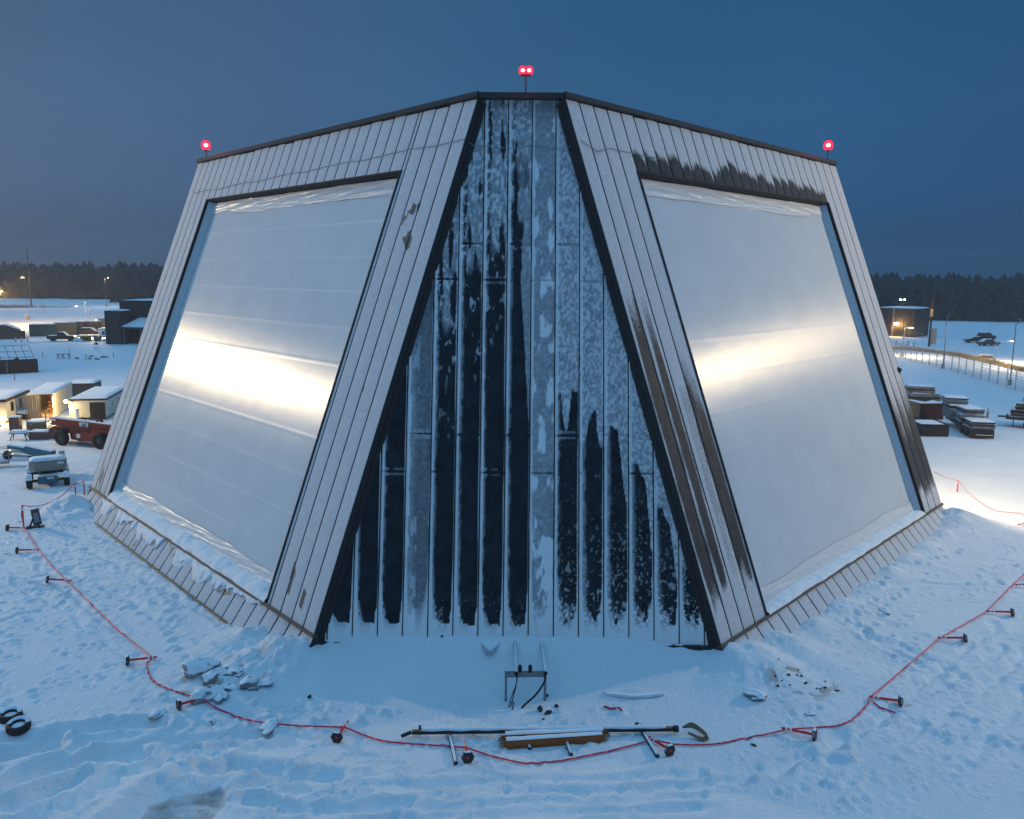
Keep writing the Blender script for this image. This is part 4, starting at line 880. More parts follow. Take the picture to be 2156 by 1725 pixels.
# ---- rocks, clods, slabs
rockm = mat('frosted_clod', (.26, .245, .24), .85, noise=.6, nscale=2.2, snow=.85, bump=.8, bscale=7, bdist=.06)
darkrock = mat('dark_stone', (.022, .022, .026), .7, noise=.4)
def rock(p, d, seed, lab, m=rockm, grp='frozen clods in the rubble heap', name='frozen_clod', cat='clod', sink=.35):
    p = Vector(p); d = (d[0], d[1], d[2] * (.72 if m is rockm else 1)); o = MB(Fr(p, seed * 1.7)).lump((0, 0, d[2] * (.9 - sink - .25 * (m is rockm))), d, seed, 16, .62).build(name, m, None, smooth=m is rockm); tag(o, lab, cat, grp); return o
R6 = lambda x, y: spot((640 + x * .21336) / 1.6911, (2280 + y * .21336) / 1.6911)
for i, (x, y, w, h, lab) in enumerate([(330, 500, .62, .40, 'largest dirty frozen clod at the upper left of the rubble heap'), (500, 470, .34, .26, 'dark split clod right beside the largest clod of the heap'), (470, 950, .52, .40, 'grey frozen clod at the lower left of the rubble heap by the tape'),
    (690, 970, .30, .22, 'small bluish dark clod at the lower edge of the rubble heap'), (1190, 770, .45, .36, 'rounded dirty clod alone at the right of the rubble heap'), (870, 520, .42, .28, 'brown edged clod at the top of the rubble heap'),
    (580, 610, .48, .26, 'snow covered clod in the middle of the rubble heap'), (850, 830, .36, .22, 'broken brownish clod in the centre right of the rubble heap'), (1000, 560, .28, .2, 'small clod under the brown edged one of the heap'), (1440, 800, .25, .12, 'flat clod at the far right of the rubble heap')]):
    rock(R6(x, y), (w, w * .72, h), i + 2, lab)
rock(s6(1005, 615), (.32, .22, .14), 21, 'lone snow lump left of the fallen post below the rubble heap'); rock(s6(1378, 668), (.16, .13, .12), 22, 'small lone clod under the tape below the rubble heap'); rock(s6(1720, 695), (.48, .24, .12), 23, 'flat snow clod that the tape runs over')
rock(s8(500, 1005), (.42, .25, .18), 24, 'dark edged ice clod at the foot of the right corner drift', grp='clods by the right corner'); rock(s8(1300, 480), (.36, .2, .16), 25, 'lone clod with snow cap on the smooth snow right of the building', grp='clods by the right corner')
rock(s8(840, 1110), (.2, .12, .07), 26, 'small dark clod below the debris at the right corner', grp='clods by the right corner')
for i, (x, y, w, lab) in enumerate([(1268, 507, .14, 'larger dark stone lying right of the steel pipe stand'), (1312, 526, .12, 'dark stone right beside and below the larger one by the pipe stand'), (1357, 487, .09, 'dark stone with a thin tip right of the pipe stand pair'), (732, 227, .08, 'tiny dark stone alone on the smooth snow left of the pipe stand'),
    (1805, 592, .11, 'dark stone above the right end of the long pole'), (1306, 430, .07, 'dark crumb at the right foot of the pipe stand'), (1285, 557, .05, 'tiny dark crumb below the stones by the pipe stand'), (3, 437, .09, 'dark stone where the smooth snow ends at the left corner')]):
    rock(s7(x, y), (w, w * .7, w * .6), 40 + i, lab, darkrock, 'dark stones on the smooth snow', 'dark_stone', 'stone', .2)
rr_ = random.Random(4)
for i in range(18):                              # crumbs strewn at the right corner
    p = Vector((RUB2.x + rr_.gauss(0, .8), RUB2.y + rr_.gauss(0, .45), 0)); w = rr_.uniform(.03, .07); rock(on(p), (w, w * .8, w * .5), 60 + i, 'dark crumb strewn on the snow at the right corner', darkrock, 'dark crumbs at the right corner', 'dirt_crumb', 'crumb', .2)
def slab_(pts, th, lab, m, name, cat):
    P = [spot(*q) for q in pts]; c = sum(P, Vector()) / len(P); mb = MB(); n = len(P); z = c.z
    mb.add([Vector((p.x, p.y, z - .05)) for p in P] + [Vector((p.x * .96 + c.x * .04, p.y * .96 + c.y * .04, z + th * (1 + .3 * math.sin(i * 2)))) for i, p in enumerate(P)], [tuple(range(n))[::-1], tuple(range(n, 2 * n))] + [(i, (i + 1) % n, (i + 1) % n + n, i + n) for i in range(n)])
    return tag(mb.build(name, m, bevel=.03), lab, cat)
slab_([(1265, 1457), (1290, 1455), (1340, 1453), (1395, 1460), (1400, 1466), (1370, 1471), (1330, 1473), (1300, 1470), (1275, 1466)], .06, 'low snow crusted slab on the smooth snow right of the pipe stand', mat('crusted_slab', (.55, .58, .62), .8, noise=.2, snow=.8), 'snow_slab', 'snow slab')
slab_([(1008, 1406), (1018, 1403), (1060, 1383), (1080, 1374), (1084, 1378), (1064, 1390), (1034, 1420), (1028, 1421)], .06, 'half buried plank drifted over left of the pipe stand', mat('buried_plank', (.5, .53, .58), .8, snow=.9, noise=.2), 'buried_plank', 'plank')
slab_([(1577, 1564), (1592, 1570), (1594, 1573), (1586, 1572)], .05, 'small olive scrap on the snow beside the tape', mat('olive_scrap', (.08, .075, .02), .7), 'scrap_piece', 'scrap')
slab_([(1140, 1578), (1190, 1575), (1192, 1577), (1142, 1581)], .03, 'thin board end in the snow below the orange beams', wood, 'scrap_board', 'board')

# ================================================================== MIDDLE DISTANCE, LEFT
def fz(p): return Vector((p[0], p[1], gz(p[0], p[1])))
tyrem = mat('machine_tyre', (.014, .013, .013), .8); teal = mat('teal_paint', (.022, .14, .19), .45, snow=.35); grey_cowl = mat('grey_cowl', (.30, .27, .25), .6); chrome = mat('ram_steel', (.45, .43, .40), .3, .6)
lullred = mat('red_orange_paint', (.24, .020, .009), .55, noise=.3); darkred = mat('dark_machine_red', (.10, .015, .012), .6, noise=.4)
def wheel(fr, c, r, w, parent, rimc=rim, n=24, snow=False):
    """wheel with its axle along local x at c; parts: wheel (tyre) > rim"""
    t = MB(fr).lathe([(r * .55, -w / 2), (r * .9, -w / 2), (r, -w * .32), (r, w * .32), (r * .9, w / 2), (r * .55, w / 2), (r * .55, -w / 2)], c, 'x', n).build('wheel', tyrem, parent)
    for s in (-1, 1): MB(fr).lathe([(0, s * w * .30), (r * .25, s * w * .36), (r * .3, s * w * .2), (r * .5, s * w * .22), (r * .57, s * w * .44)], c, 'x', n).build('rim', rimc, t)
    if snow:
        S, T = np.meshgrid(np.linspace(.35, math.pi - .35, 14), np.linspace(-1, 1, 5), indexing='ij'); rr = r + .015 + .07 * np.sin((S - .35) / (math.pi - .7) * math.pi) * (1 - T ** 4)
        P = np.stack([c[0] + T * w * .5, c[1] + rr * np.cos(S), c[2] + rr * np.sin(S)], -1) @ np.array(fr.to_3x3()).T + np.array(fr.translation); grid_obj('lying_snow', P[None], 14, 5, snowcap, t)
def snow_top(fr, x0, x1, y0, y1, z, parent, h=.12, n=14, name='lying_snow', slope=0):
    S, T = np.meshgrid(np.linspace(0, 1, n), np.linspace(0, 1, n), indexing='ij'); e = np.minimum(np.minimum(S, 1 - S), np.minimum(T, 1 - T)); x = x0 + (x1 - x0) * S; y = y0 + (y1 - y0) * T
    zz = z + (h * (.7 + .6 * fbm(x * .8 + z, y * .8, 3, 5))) * sstep(-.02, .12, e) + slope * (T - .5)
    P = np.stack([x, y, zz], -1) @ np.array(fr.to_3x3()).T + np.array(fr.translation); return grid_obj(name, P[None], n, n, snowcap, parent)
def text_part(body, size, mtx, m, parent, name='lettering', depth=.01):
    cu = bpy.data.curves.new(name, 'FONT'); cu.body = body; cu.size = size; cu.align_x = 'CENTER'; cu.align_y = 'CENTER'; cu.extrude = depth
    tmp = bpy.data.objects.new(name + '_tmp', cu); C.objects.link(tmp); dg = bpy.context.evaluated_depsgraph_get(); me = bpy.data.meshes.new_from_object(tmp.evaluated_get(dg)); bpy.data.objects.remove(tmp)
    me.transform(Matrix.Translation(-parent_loc(parent)) @ mtx); me.materials.clear(); me.materials.append(m); o = bpy.data.objects.new(name, me); C.objects.link(o); o.parent = parent; return o

# ---- blue boom lift
W2, W3, W1 = s2(350, 1525), s2(840, 1465), s2(215, 1420); e1 = (W3 - W2); e1.z = 0; rz = math.atan2(e1.y, e1.x) - .12
org = (W2 + W3) / 2 + Vector((-math.sin(rz), math.cos(rz), 0)) * 1.35; org = fz(org); org.z = 0.02
bl = thing('boom_lift', 'teal blue boom lift with grey snow covered engine cowl parked beyond the left corner', 'boom lift', tuple(org)); fr = Fr(org, rz)
MB(fr).box((0, 0, .55), (1.15, 2.9, .42)).box((0, -1.32, .52), (1.25, .35, .55)).build('chassis', teal, bl, bevel=.04)
for x in (-1, 1):
    for y in (-1.3, 1.35): wheel(fr, (x * 1.15, y, .47), .47, .38, bl, snow=True)
for y in (-1.3, 1.35): MB(fr).box((0, y, .47), (2.0, .16, .16)).build('axle', dark, bl)
MB(fr).lathe([(0, .76), (.6, .76), (.6, .98), (0, .98)], (0, .1, 0)).build('turntable', dark, bl)
cw = MB(fr); poly = [(-1.15, -.35), (-.75, -.85), (1.20, -.80), (1.25, .55), (-1.15, .55)]; cw.add([(x, y, z) for z in (1.0, 1.72) for x, y in poly], [(4, 3, 2, 1, 0), (5, 6, 7, 8, 9)] + [(i, (i + 1) % 5, (i + 1) % 5 + 5, i + 5) for i in range(5)])
cowl = cw.build('engine_cowl', grey_cowl, bl, bevel=.08); MB(fr).box((.85, -.845, 1.55), (.42, .02, .2), rz=.03).build('decal', white, cowl)
snow_top(fr, -1.1, 1.2, -.75, .5, 1.72, bl, .2)
MB(fr).box((.15, -1.505, .64), (.42, .012, .13)).build('decal', white, bl); MB(fr).box((.72, -1.507, .62), (.14, .012, .14)).build('decal', mat('yellow_decal', (.6, .55, .03), .5), bl)
pa = at(*(768.7 * 0 + 660 * .1714, 768.7 + 1105 * .1714), 1.35); pb = at(330 * .1714, 768.7 + 1035 * .1714, 1.55); pc = at(100 * .1714, 768.7 + 1000 * .1714, 1.75); pd = at(-60 * .1714, 768.7 + 1110 * .1714, .9)
def beam(a, b, w, h): 
    d = b - a; m = Matrix.Translation((a + b) / 2) @ d.to_track_quat('X', 'Z').to_matrix().to_4x4(); return MB(m).box((0, 0, 0), (d.length, w, h)), m
mb, mm_ = beam(pa, pb, .42, .62); bo = mb.build('boom', teal, bl, bevel=.02); MB(mm_).box((-.3, -.22, .0), (.34, .02, .2)).build('decal', white, bo); MB(mm_).box((.15, -.22, .0), (.34, .02, .2)).build('decal', white, bo)
MB(mm_).box((0, 0, .35), ((pb - pa).length, .40, .10), top=(.98, .7)).build('lying_snow', snowcap, bo)
mb, mm_ = beam(pb, pc, .30, .22); b2_ = mb.build('inner_boom', teal, bl); MB(mm_).box((0, 0, .15), ((pc - pb).length, .30, .09), top=(.98, .7)).build('lying_snow', snowcap, b2_)
MB().tube([pb + Vector((0, -.1, -.22)), pc + Vector((.1, -.1, -.30))], .10, 10).build('ram', chrome, bl, smooth=True); MB().tube([pb + Vector((0, -.1, -.5)), pc + Vector((.2, -.1, -.55))], .07, 8).build('ram', chrome, bl, smooth=True)
MB().box(tuple(pa + Vector((.55, .1, -.1))), (.4, .5, .9), rz=rz).build('boom_foot', mat('pale_cowl', (.42, .40, .36), .6, snow=.4), bl, bevel=.05)
jl = at(95 * .1714, 768.7 + 1105 * .1714, .75); MB(Fr(jl, rz)).lathe([(0, -.15), (.34, -.15), (.36, .15), (0, .15)], (0, 0, 0), 'y', 18).build('rotator', black, bl)
mb, _ = beam(jl, at(420 * .1714, 768.7 + 1120 * .1714, .9), .16, .16); mb.build('jib', teal, bl)
mb = MB(Fr(pd, rz)); 
for x in (-.9, 0, .9):
    for y in (-.4, .4): mb.tube([(x, y, -.6), (x, y, .55)], .03, 6)
for z in (-.6, 0, .55): mb.tube([(-.9, -.4, z), (.9, -.4, z), (.9, .4, z), (-.9, .4, z), (-.9, -.4, z)], .03, 6)
mb.box((0, 0, -.6), (1.8, .8, .05)).build('basket', galv, bl)
# low snow bank lying under its boom
tag(MB(Fr(fz(at(150 * .1714, 768.7 + 1165 * .1714)), .15)).lump((0, 0, .0), (2.9, .5, .36), 3, 14, .25).build('snow_heap', snowcap, smooth=True), 'low snow heap under the boom of the blue lift', 'snow heap')
# ---- red telehandler
J1, J2 = s2(755, 985), s2(1225, 1030); e1 = J2 - J1; e1.z = 0; rz = math.atan2(e1.y, e1.x); org = fz(J1); th_ = thing('telehandler', 'long red telehandler with snow topped boom between the site huts and the blue lift', 'telehandler', tuple(org)); fr = Fr(org, rz)
fq = fr @ Matrix.Rotation(-math.pi / 2, 4, 'Z')
def whl(x, y, r): wheel(fr @ Matrix.Rotation(math.pi / 2, 4, 'Z'), (y, -x, r), r, .46, th_)
for x in (0, e1.length):
    for y in (.1, 2.1): whl(x, y, .68)
L_ = e1.length
MB(fr).prism([(.75, .55), (L_ - .9, .50), (L_ - .9, .35), (L_ + .1, 1.35), (L_ + 1.3, 1.3), (L_ + 1.4, 1.75), (-1.2, 1.55), (-1.3, .9), (-.9, .7), (-.7, 1.35), (.6, 1.4)], .35, 1.9).build('chassis', darkred, th_)
MB(fr).prism([(1.0, .55), (L_ - 1.0, .50), (L_ - .85, 1.25), (1.2, 1.15)], .22, .36).build('side_panel', lullred, th_); MB(fr).prism([(L_ - 1.0, .1), (L_ - .55, .1), (L_ - .1, 1.35), (L_ + .6, 1.35), (L_ + 1.0, 1.0), (L_ + 1.3, 1.55), (L_ - .9, 1.6)], .18, .36).build('fender', lullred, th_)
bm_ = MB(fr).prism([(-1.55, 1.62), (L_ + 1.6, 1.45), (L_ + 1.6, 2.02), (-1.55, 2.24)], .5, 1.1).build('boom', lullred, th_, bevel=.03)
MB(fr).prism([(-1.5, 2.245), (L_ + 1.5, 2.03), (L_ + 1.5, 2.10), (-1.5, 2.31)], .52, 1.08).build('lying_snow', snowcap, bm_)
MB(fr).box((2.15, .485, 1.88), (.95, .02, .34), ry=.04).build('decal', white, bm_); text_part('Lull', .36, fr @ Matrix.Translation((2.15, .46, 1.87)) @ Matrix.Rotation(math.pi / 2, 4, 'X'), dark, bm_)
MB(fr).box((1.75, .21, .92), (.40, .015, .36)).build('decal', white, th_); MB(fr).box((-1.25, .485, 2.1), (.5, .02, .16), ry=.04).build('decal', white, bm_)
MB(fr).prism([(-1.2, 1.5), (-1.75, 1.3), (-1.8, .5), (-1.35, .35), (-1.2, .8)], .4, 1.5).build('fork_carriage', darkred, th_); MB(fr).box((2.3, 1.5, 1.75), (1.5, .85, .9), top=(.85, .9)).build('cab', darkred, th_, bevel=.04)
for (x, z, l) in ((1.7, 2.32, .9), (3.6, 2.2, .7)): MB(fr).tube([(x - l / 2, .8, z), (x, .8, z + .1), (x + l / 2, .8, z)], .06, 6).build('hose_bundle', black, th_, smooth=True)
# ---- site huts and container
cream = mat('cream_hut_panel', (.62, .58, .48), .6, noise=.08); hut_white = mat('pale_hut_panel', (.50, .49, .46), .6, noise=.1); trim = mat('dark_brown_trim', (.035, .024, .02), .6); glass = mat('dark_window', (.012, .014, .018), .15)
def ribbed(fr, p0, p1, z0, z1, pitch=.25, depth=.03):
    """vertical-ribbed wall sheet from p0 to p1 (local xy)"""
    mb = MB(fr); a, b = Vector((*p0, 0)), Vector((*p1, 0)); d = (b - a); L = d.length; d.normalize(); n = Vector((d.y, -d.x, 0)); k = max(2, int(L / pitch) * 2); P = []
    for i in range(k + 1): P.append(a + d * (L * i / k) + n * (depth if i % 2 else 0))
    V = [(p.x, p.y, z) for z in (z0, z1) for p in P]; mb.add(V, [(i, i + 1, i + k + 2, i + k + 1) for i in range(k)]); return mb
def hut(org, rz, w, l, h, lab, body, name='site_hut', trimh=.3, cat='hut'):
    t = thing(name, lab, cat, tuple(org), 'site huts beside the building'); fr = Fr(org, rz)
    MB(fr).box((-w / 2, l / 2, h / 2 + .15), (w, l, h - .3)).build('body', body, t); MB(fr).box((-w / 2, l / 2, h - trimh / 2), (w + .12, l + .12, trimh)).build('roof_trim', trim, t)
    snow_top(fr, -w, 0, 0, l, h, t, .16); return t, fr
o = s2(90, 722); o.z = 0; t, fr = hut(o, math.atan2(.97, -.22) - math.pi / 2, 3.6, 7.0, 2.45, 'pale site hut at the left border with brown roof trim and two narrow windows', hut_white)
for y in (1.7, 4.3): f_ = MB(fr).box((.02, y, 1.5), (.05, .75, .95)).build('window', trim, t); MB(fr).box((.05, y, 1.5), (.02, .55, .8)).build('pane', glass, f_)
l_ = thing('ground_lamp', 'small glowing floodlight at the foot of the left site hut', 'lamp', tuple(o + Vector((-.25, -.35, 0)))); MB(Fr(o + Vector((-.25, -.35, .12)))).box((0, 0, 0), (.25, .14, .16), rx=.5).build('lens', glow('sodium_glass', (1, .60, .18), 22), l_); point(l_, o + Vector((-.3, -.55, .35)), 260, SODIUM, .1)
tag(MB(Fr(o + Vector((-1.7, -1.2, 0)))).lump((0, 0, .1), (1.7, .55, .55), 5, 8, .6).build('scrap_heap', mat('dark_scrap', (.03, .022, .02), .8, snow=.3)), 'dark scrap heap in front of the hut at the left border', 'scrap heap')
cr = s2(680, 658); cr.z = 0; rzc = math.atan2(.3, .954); fr = Fr(cr, rzc); ct = thing('shipping_container', 'open cream shipping container glowing orange inside, between the two site huts', 'container', tuple(cr)); Lc = 9.6
ribbed(fr, (0, 0), (0, Lc), .12, 2.56).build('side_wall', cream, ct); ribbed(fr, (-2.44, Lc), (-2.44, 0), .12, 2.56).build('side_wall', cream, ct)
MB(fr).box((-1.22, Lc / 2, 2.57), (2.5, Lc, .07)).build('roof', cream, ct); MB(fr).box((-1.22, Lc / 2, .12), (2.44, Lc, .1)).build('floor', wood, ct); MB(fr).box((-1.22, Lc, 1.35), (2.44, .06, 2.4)).build('end_wall', cream, ct)
dr = MB(fr).box((-1.82, -.02, 1.33), (1.18, .08, 2.35)).build('door', mat('drab_container_door', (.12, .10, .09), .6), ct)
for x in (-2.2, -1.95, -1.6, -1.4): MB(fr).tube([(x, -.09, .2), (x, -.09, 2.5)], .025, 6).build('lock_rod', galv, dr)
dr = MB(fr).box((.05, -.55, 1.33), (.08, 1.15, 2.35), rz=.12).build('door', cream, ct)
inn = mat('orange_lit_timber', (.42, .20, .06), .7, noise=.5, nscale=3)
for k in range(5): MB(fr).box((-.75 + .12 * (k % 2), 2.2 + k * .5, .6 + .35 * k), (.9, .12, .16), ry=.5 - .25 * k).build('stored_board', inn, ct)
MB(fr).box((-.65, 3.4, .6), (.9, .9, .9)).build('stored_crate', inn, ct); snow_top(fr, -2.44, .03, 0, Lc, 2.6, ct, .14)
point(ct, fr @ Vector((-.75, 1.2, 2.2)), 130, (1, .48, .10), .1)
t3 = s2(1320, 672); t3.z = 0; t, fr = hut(t3, math.atan2(.2, .98), 3.5, 9.5, 2.2, 'cream site hut with a dark doorway and a lamp, half hidden by the building edge', cream, trimh=.18)
MB(fr).box((-.85, -.03, 1.0), (1.45, .06, 1.65)).build('door', mat('dark_doorway', (.018, .014, .013), .6), t)
for y in (2.2, 5.0): f_ = MB(fr).box((.02, y, 1.4), (.05, .8, .8)).build('window', white, t); MB(fr).box((.05, y, 1.4), (.02, .6, .6)).build('pane', glass, f_)
lw = fr @ Vector((-3.72, -.15, 2.0)); l_ = thing('wall_lamp', 'bright warm lamp on the corner of the cream site hut facing the container', 'lamp', tuple(lw)); MB(Fr(lw)).lump((0, 0, 0), (.19, .19, .17), 1, 8, 0).build('lens', lampglass, l_, smooth=True); MB(Fr(lw)).box((.16, .05, .05), (.2, .08, .08)).build('bracket', dark, l_)
point(l_, lw + Vector((-.25, -.25, -.05)), 850, (1, .70, .28), .15)
gas = fr @ Vector((-2.65, -.6, 0)); g_ = thing('gas_cylinder', 'white gas cylinder standing before the cream hut wall', 'gas cylinder', tuple(gas)); MB(Fr(gas)).lathe([(0, 0), (.2, 0), (.2, 1.0), (.16, 1.15), (0, 1.2)], (0, 0, 0)).build('bottle', white, g_, smooth=True); MB(Fr(gas)).lump((0, 0, 1.2), (.26, .26, .14), 2, 8, .1).build('lying_snow', snowcap, g_, smooth=True)
# hut behind, dark low
o = s2(1010, 420); o.z = 0; t = thing('low_shed', 'low dark shed with snowy roof behind the gap between container and cream hut', 'shed', tuple(o)); fr = Fr(o, .2); MB(fr).box((0, 1.5, .95), (2.8, 3, 1.9)).build('body', mat('dark_shed', (.05, .05, .05), .7), t); snow_top(fr, -1.45, 1.45, 0, 3, 1.9, t, .2)
# ---- timber steps, crates, benches
fr = Fr(s2(455, 800), rzc); t = thing('timber_steps', 'timber landing with handrail and steps before the open container', 'steps', tuple(fr.translation)); MB(fr).box((0, 1.0, .72), (1.7, 2.0, .12)).build('deck', wood, t); snow_top(fr, -.85, .85, 0, 2, .78, t, .1)
for k in range(4): MB(fr).box((1.35, .9 + .05 * k, .15 + .16 * k), (1.1, .30, .05)).build('tread', wood, t)
MB(fr).box((0, -.02, .36), (1.7, .06, .68)).build('skirt_board', wood, t)
for x, y in ((-.8, .05), (.8, .05), (.8, 1.9)): MB(fr).tube([(x, y, .72), (x, y, 1.75)], .045, 6).build('rail_post', wood, t)
for z in (1.25, 1.75): MB(fr).tube([(-.8, .05, z), (.8, .05, z), (.8, 1.9, z)], .035, 6).build('handrail', wood, t)
crt = mat('brown_crate', (.16, .085, .06), .7, noise=.3)
def crate(p, rz, d, lab, m=crt, name='crate', cat='crate', cap=.12):
    p = Vector(p); p.z = gz(p.x, p.y) - .02; t = thing(name, lab, cat, tuple(p)); fr = Fr(p, rz); MB(fr).box((0, 0, d[2] / 2), d).build('box', m, t, bevel=.02)
    for x in (-1, 1): MB(fr).box((x * (d[0] / 2 - .05), -d[1] / 2 - .012, d[2] / 2), (.09, .025, d[2] - .02)).build('batten', m, t)
    snow_top(fr, -d[0] / 2 - .02, d[0] / 2 + .02, -d[1] / 2 - .02, d[1] / 2 + .02, d[2], t, cap); return t, fr
crate(s2(198, 800), .2, (.85, .8, 1.3), 'tall reddish brown crate with a snow cap by the hut at the left border'); crate(s2(505, 905), .05, (1.6, .9, .72), 'long low brown crate with snow on top left of the red telehandler')
p = s2(245, 915); t = thing('work_table', 'snow heaped work table on splayed legs in front of the tall brown crate', 'table', tuple(p)); fr = Fr(p, .2); MB(fr).box((0, 0, .62), (1.5, .8, .06)).build('tabletop', wood, t); snow_top(fr, -.8, .8, -.42, .42, .65, t, .2)
for x in (-.6, .6):
    for y in (-.3, .3): MB(fr).tube([(x * .8, y * .7, .6), (x * 1.15, y * 1.3, 0)], .05, 6).build('leg', wood, t)
p = s2(380, 860); t = thing('timber_trestle', 'dark timber trestle leaning beside the snowy work table', 'trestle', tuple(p)); fr = Fr(p, .4)
for a, b in (((-.5, 0, 0), (.1, 0, 1.0)), ((.5, .1, 0), (-.1, .1, 1.0)), ((-.6, .3, .1), (.7, .3, .35))): MB(fr).tube([a, b], .07, 6).build('beam', wood, t)
p = s2(330, 655); t = thing('pallet_stack', 'dark pallets under snow between the left hut and the timber steps', 'pallets', tuple(p)); fr = Fr(p, -.25)
for z in (.1, .3, .5): MB(fr).box((0, 0, z), (1.6, 1.2, .13)).build('pallet', mat('dark_wet_timber', (.035, .030, .028), .7), t)
snow_top(fr, -.85, .85, -.65, .65, .57, t, .25)
# ---- dumpster
a, b = fz(at(-30, 790)), fz(at(81, 785)); d = b - a; L_ = d.length; t = thing('rubbish_skip', 'dark red rubbish skip with a pale stripe at the left border, tilted mesh frame behind', 'skip', tuple(b)); fr = Fr(b, math.atan2(d.y, d.x)); skm = mat('dark_red_skip', (.045, .020, .016), .6, noise=.4)
MB(fr).box((-L_ / 2, .02, .95), (L_, .1, 1.7)).box((-L_ / 2, 2.3, .95), (L_, .1, 1.7)).box((-.02, 1.15, .95), (.1, 2.2, 1.7)).box((-L_ / 2, 1.15, .2), (L_, 2.2, .1)).build('bin', skm, t)
for x in (-.4, -2.2, -3.9, -5.5): MB(fr).box((x, -.08, .95), (.14, .1, 1.7)).build('rib', galv if x == -3.9 else skm, t)
MB(fr).box((-L_ / 2, 1.1, .9), (L_ - .2, 2.1, .9)).build('rubbish', mat('brown_rubbish', (.06, .035, .025), .9, noise=.6, snow=.3), t); MB(fr).prism([(-3.6, 1.7), (-2.3, 1.75), (-2.4, 2.3)], .8, .9).build('sheet', skm, t)
p = fr @ Vector((0, 3.2, 0)); t = thing('mesh_frame', 'thin tilted metal grid frame standing behind the dark red skip', 'mesh frame', tuple(p)); mb = MB(Fr(p, math.atan2(d.y, d.x)))
for i in range(6): mb.tube([(-.2 - i * 1.05, -.6, 1.2), (-.9 - i * 1.05, .9, 3.7)], .035, 5)
for k in range(4): q = k / 3; mb.tube([(-.2 - .7 * q, -.6 + 1.5 * q, 1.2 + 2.5 * q), (-5.45 - .7 * q, -.6 + 1.5 * q, 1.2 + 2.5 * q)], .035, 5)
mb.tube([(-.3, -.4, 0), (-.3, -.4, 1.4)], .04, 5).tube([(-5.4, -.4, 0), (-5.4, -.4, 1.4)], .04, 5).build('grid', dark, t)
# ---- stakes, sawhorse and scraps on the yard
pinkm = mat('faded_pink_stake', (.45, .10, .16), .6); dstake = mat('dark_red_stake', (.10, .02, .03), .6)
stake(s1(655, 1605), .95, 'thin dark stake in the snow right of the tilted mesh frame', dstake, .05, band=False); stake(s1(1745, 1600), .95, 'thin pink stake in the snow right of the scattered scraps', pinkm, .06, band=False); stake(s2(182, 188), .9, 'thin dark red stake in the snow below the skip', dstake, .05, band=False)
a, b = s1(895, 1625), s1(1060, 1622); d = b - a; t = thing('trestle_bench', 'wooden trestle bench with stake on the open snow left of the dark tower building', 'bench', tuple((a + b) / 2)); fr = Fr((a + b) / 2, math.atan2(d.y, d.x)); L_ = 2.1
MB(fr).box((0, 0, .78), (L_, .35, .12)).build('top', wood, t); mb = MB(fr)
for x in (-.85, -.1, .85): MB(fr).tube([(x - .1, -.3, 0), (x, 0, .78)], .06, 6).build('leg', wood, t); MB(fr).tube([(x + .12, .3, 0), (x, 0, .78)], .06, 6).build('leg', wood, t)
MB(fr).tube([(.95, 0, .3), (.95, 0, 1.7)], .04, 5).build('upright', pinkm, t)
scr = mat('dark_scrap', (.03, .022, .02), .8, snow=.3)
for x, y, l, lab in ((1180, 1625, 1.0, 'dark scrap board lying first right of the trestle bench'), (1400, 1592, 1.0, 'dark scrap lying farther back than the other scraps on the yard'), (1495, 1635, 1.5, 'longest dark scrap board among the scraps on the yard'), (1600, 1605, 1.2, 'greenish dark scrap at the right end of the scraps on the yard'), (1380, 1632, .5, 'smallest scrap beside the short T post on the yard')):
    p = s1(x, y); o = MB(Fr(p, x * .01)).box((0, 0, .1), (l, .35, .14)).box((.1, .1, .2), (l * .5, .12, .1), rz=.4).build('scrap_board', scr); tag(o, lab, 'scrap', 'scraps on the yard')
p = s1(1325, 1650); t = thing('tee_post', 'short T shaped post among the scraps on the yard', 'post', tuple(p)); MB(Fr(p)).tube([(0, 0, 0), (0, 0, .85)], .05, 6).build('post', dstake, t); MB(Fr(p)).box((-.1, 0, .85), (.6, .06, .06)).build('bar', dstake, t)

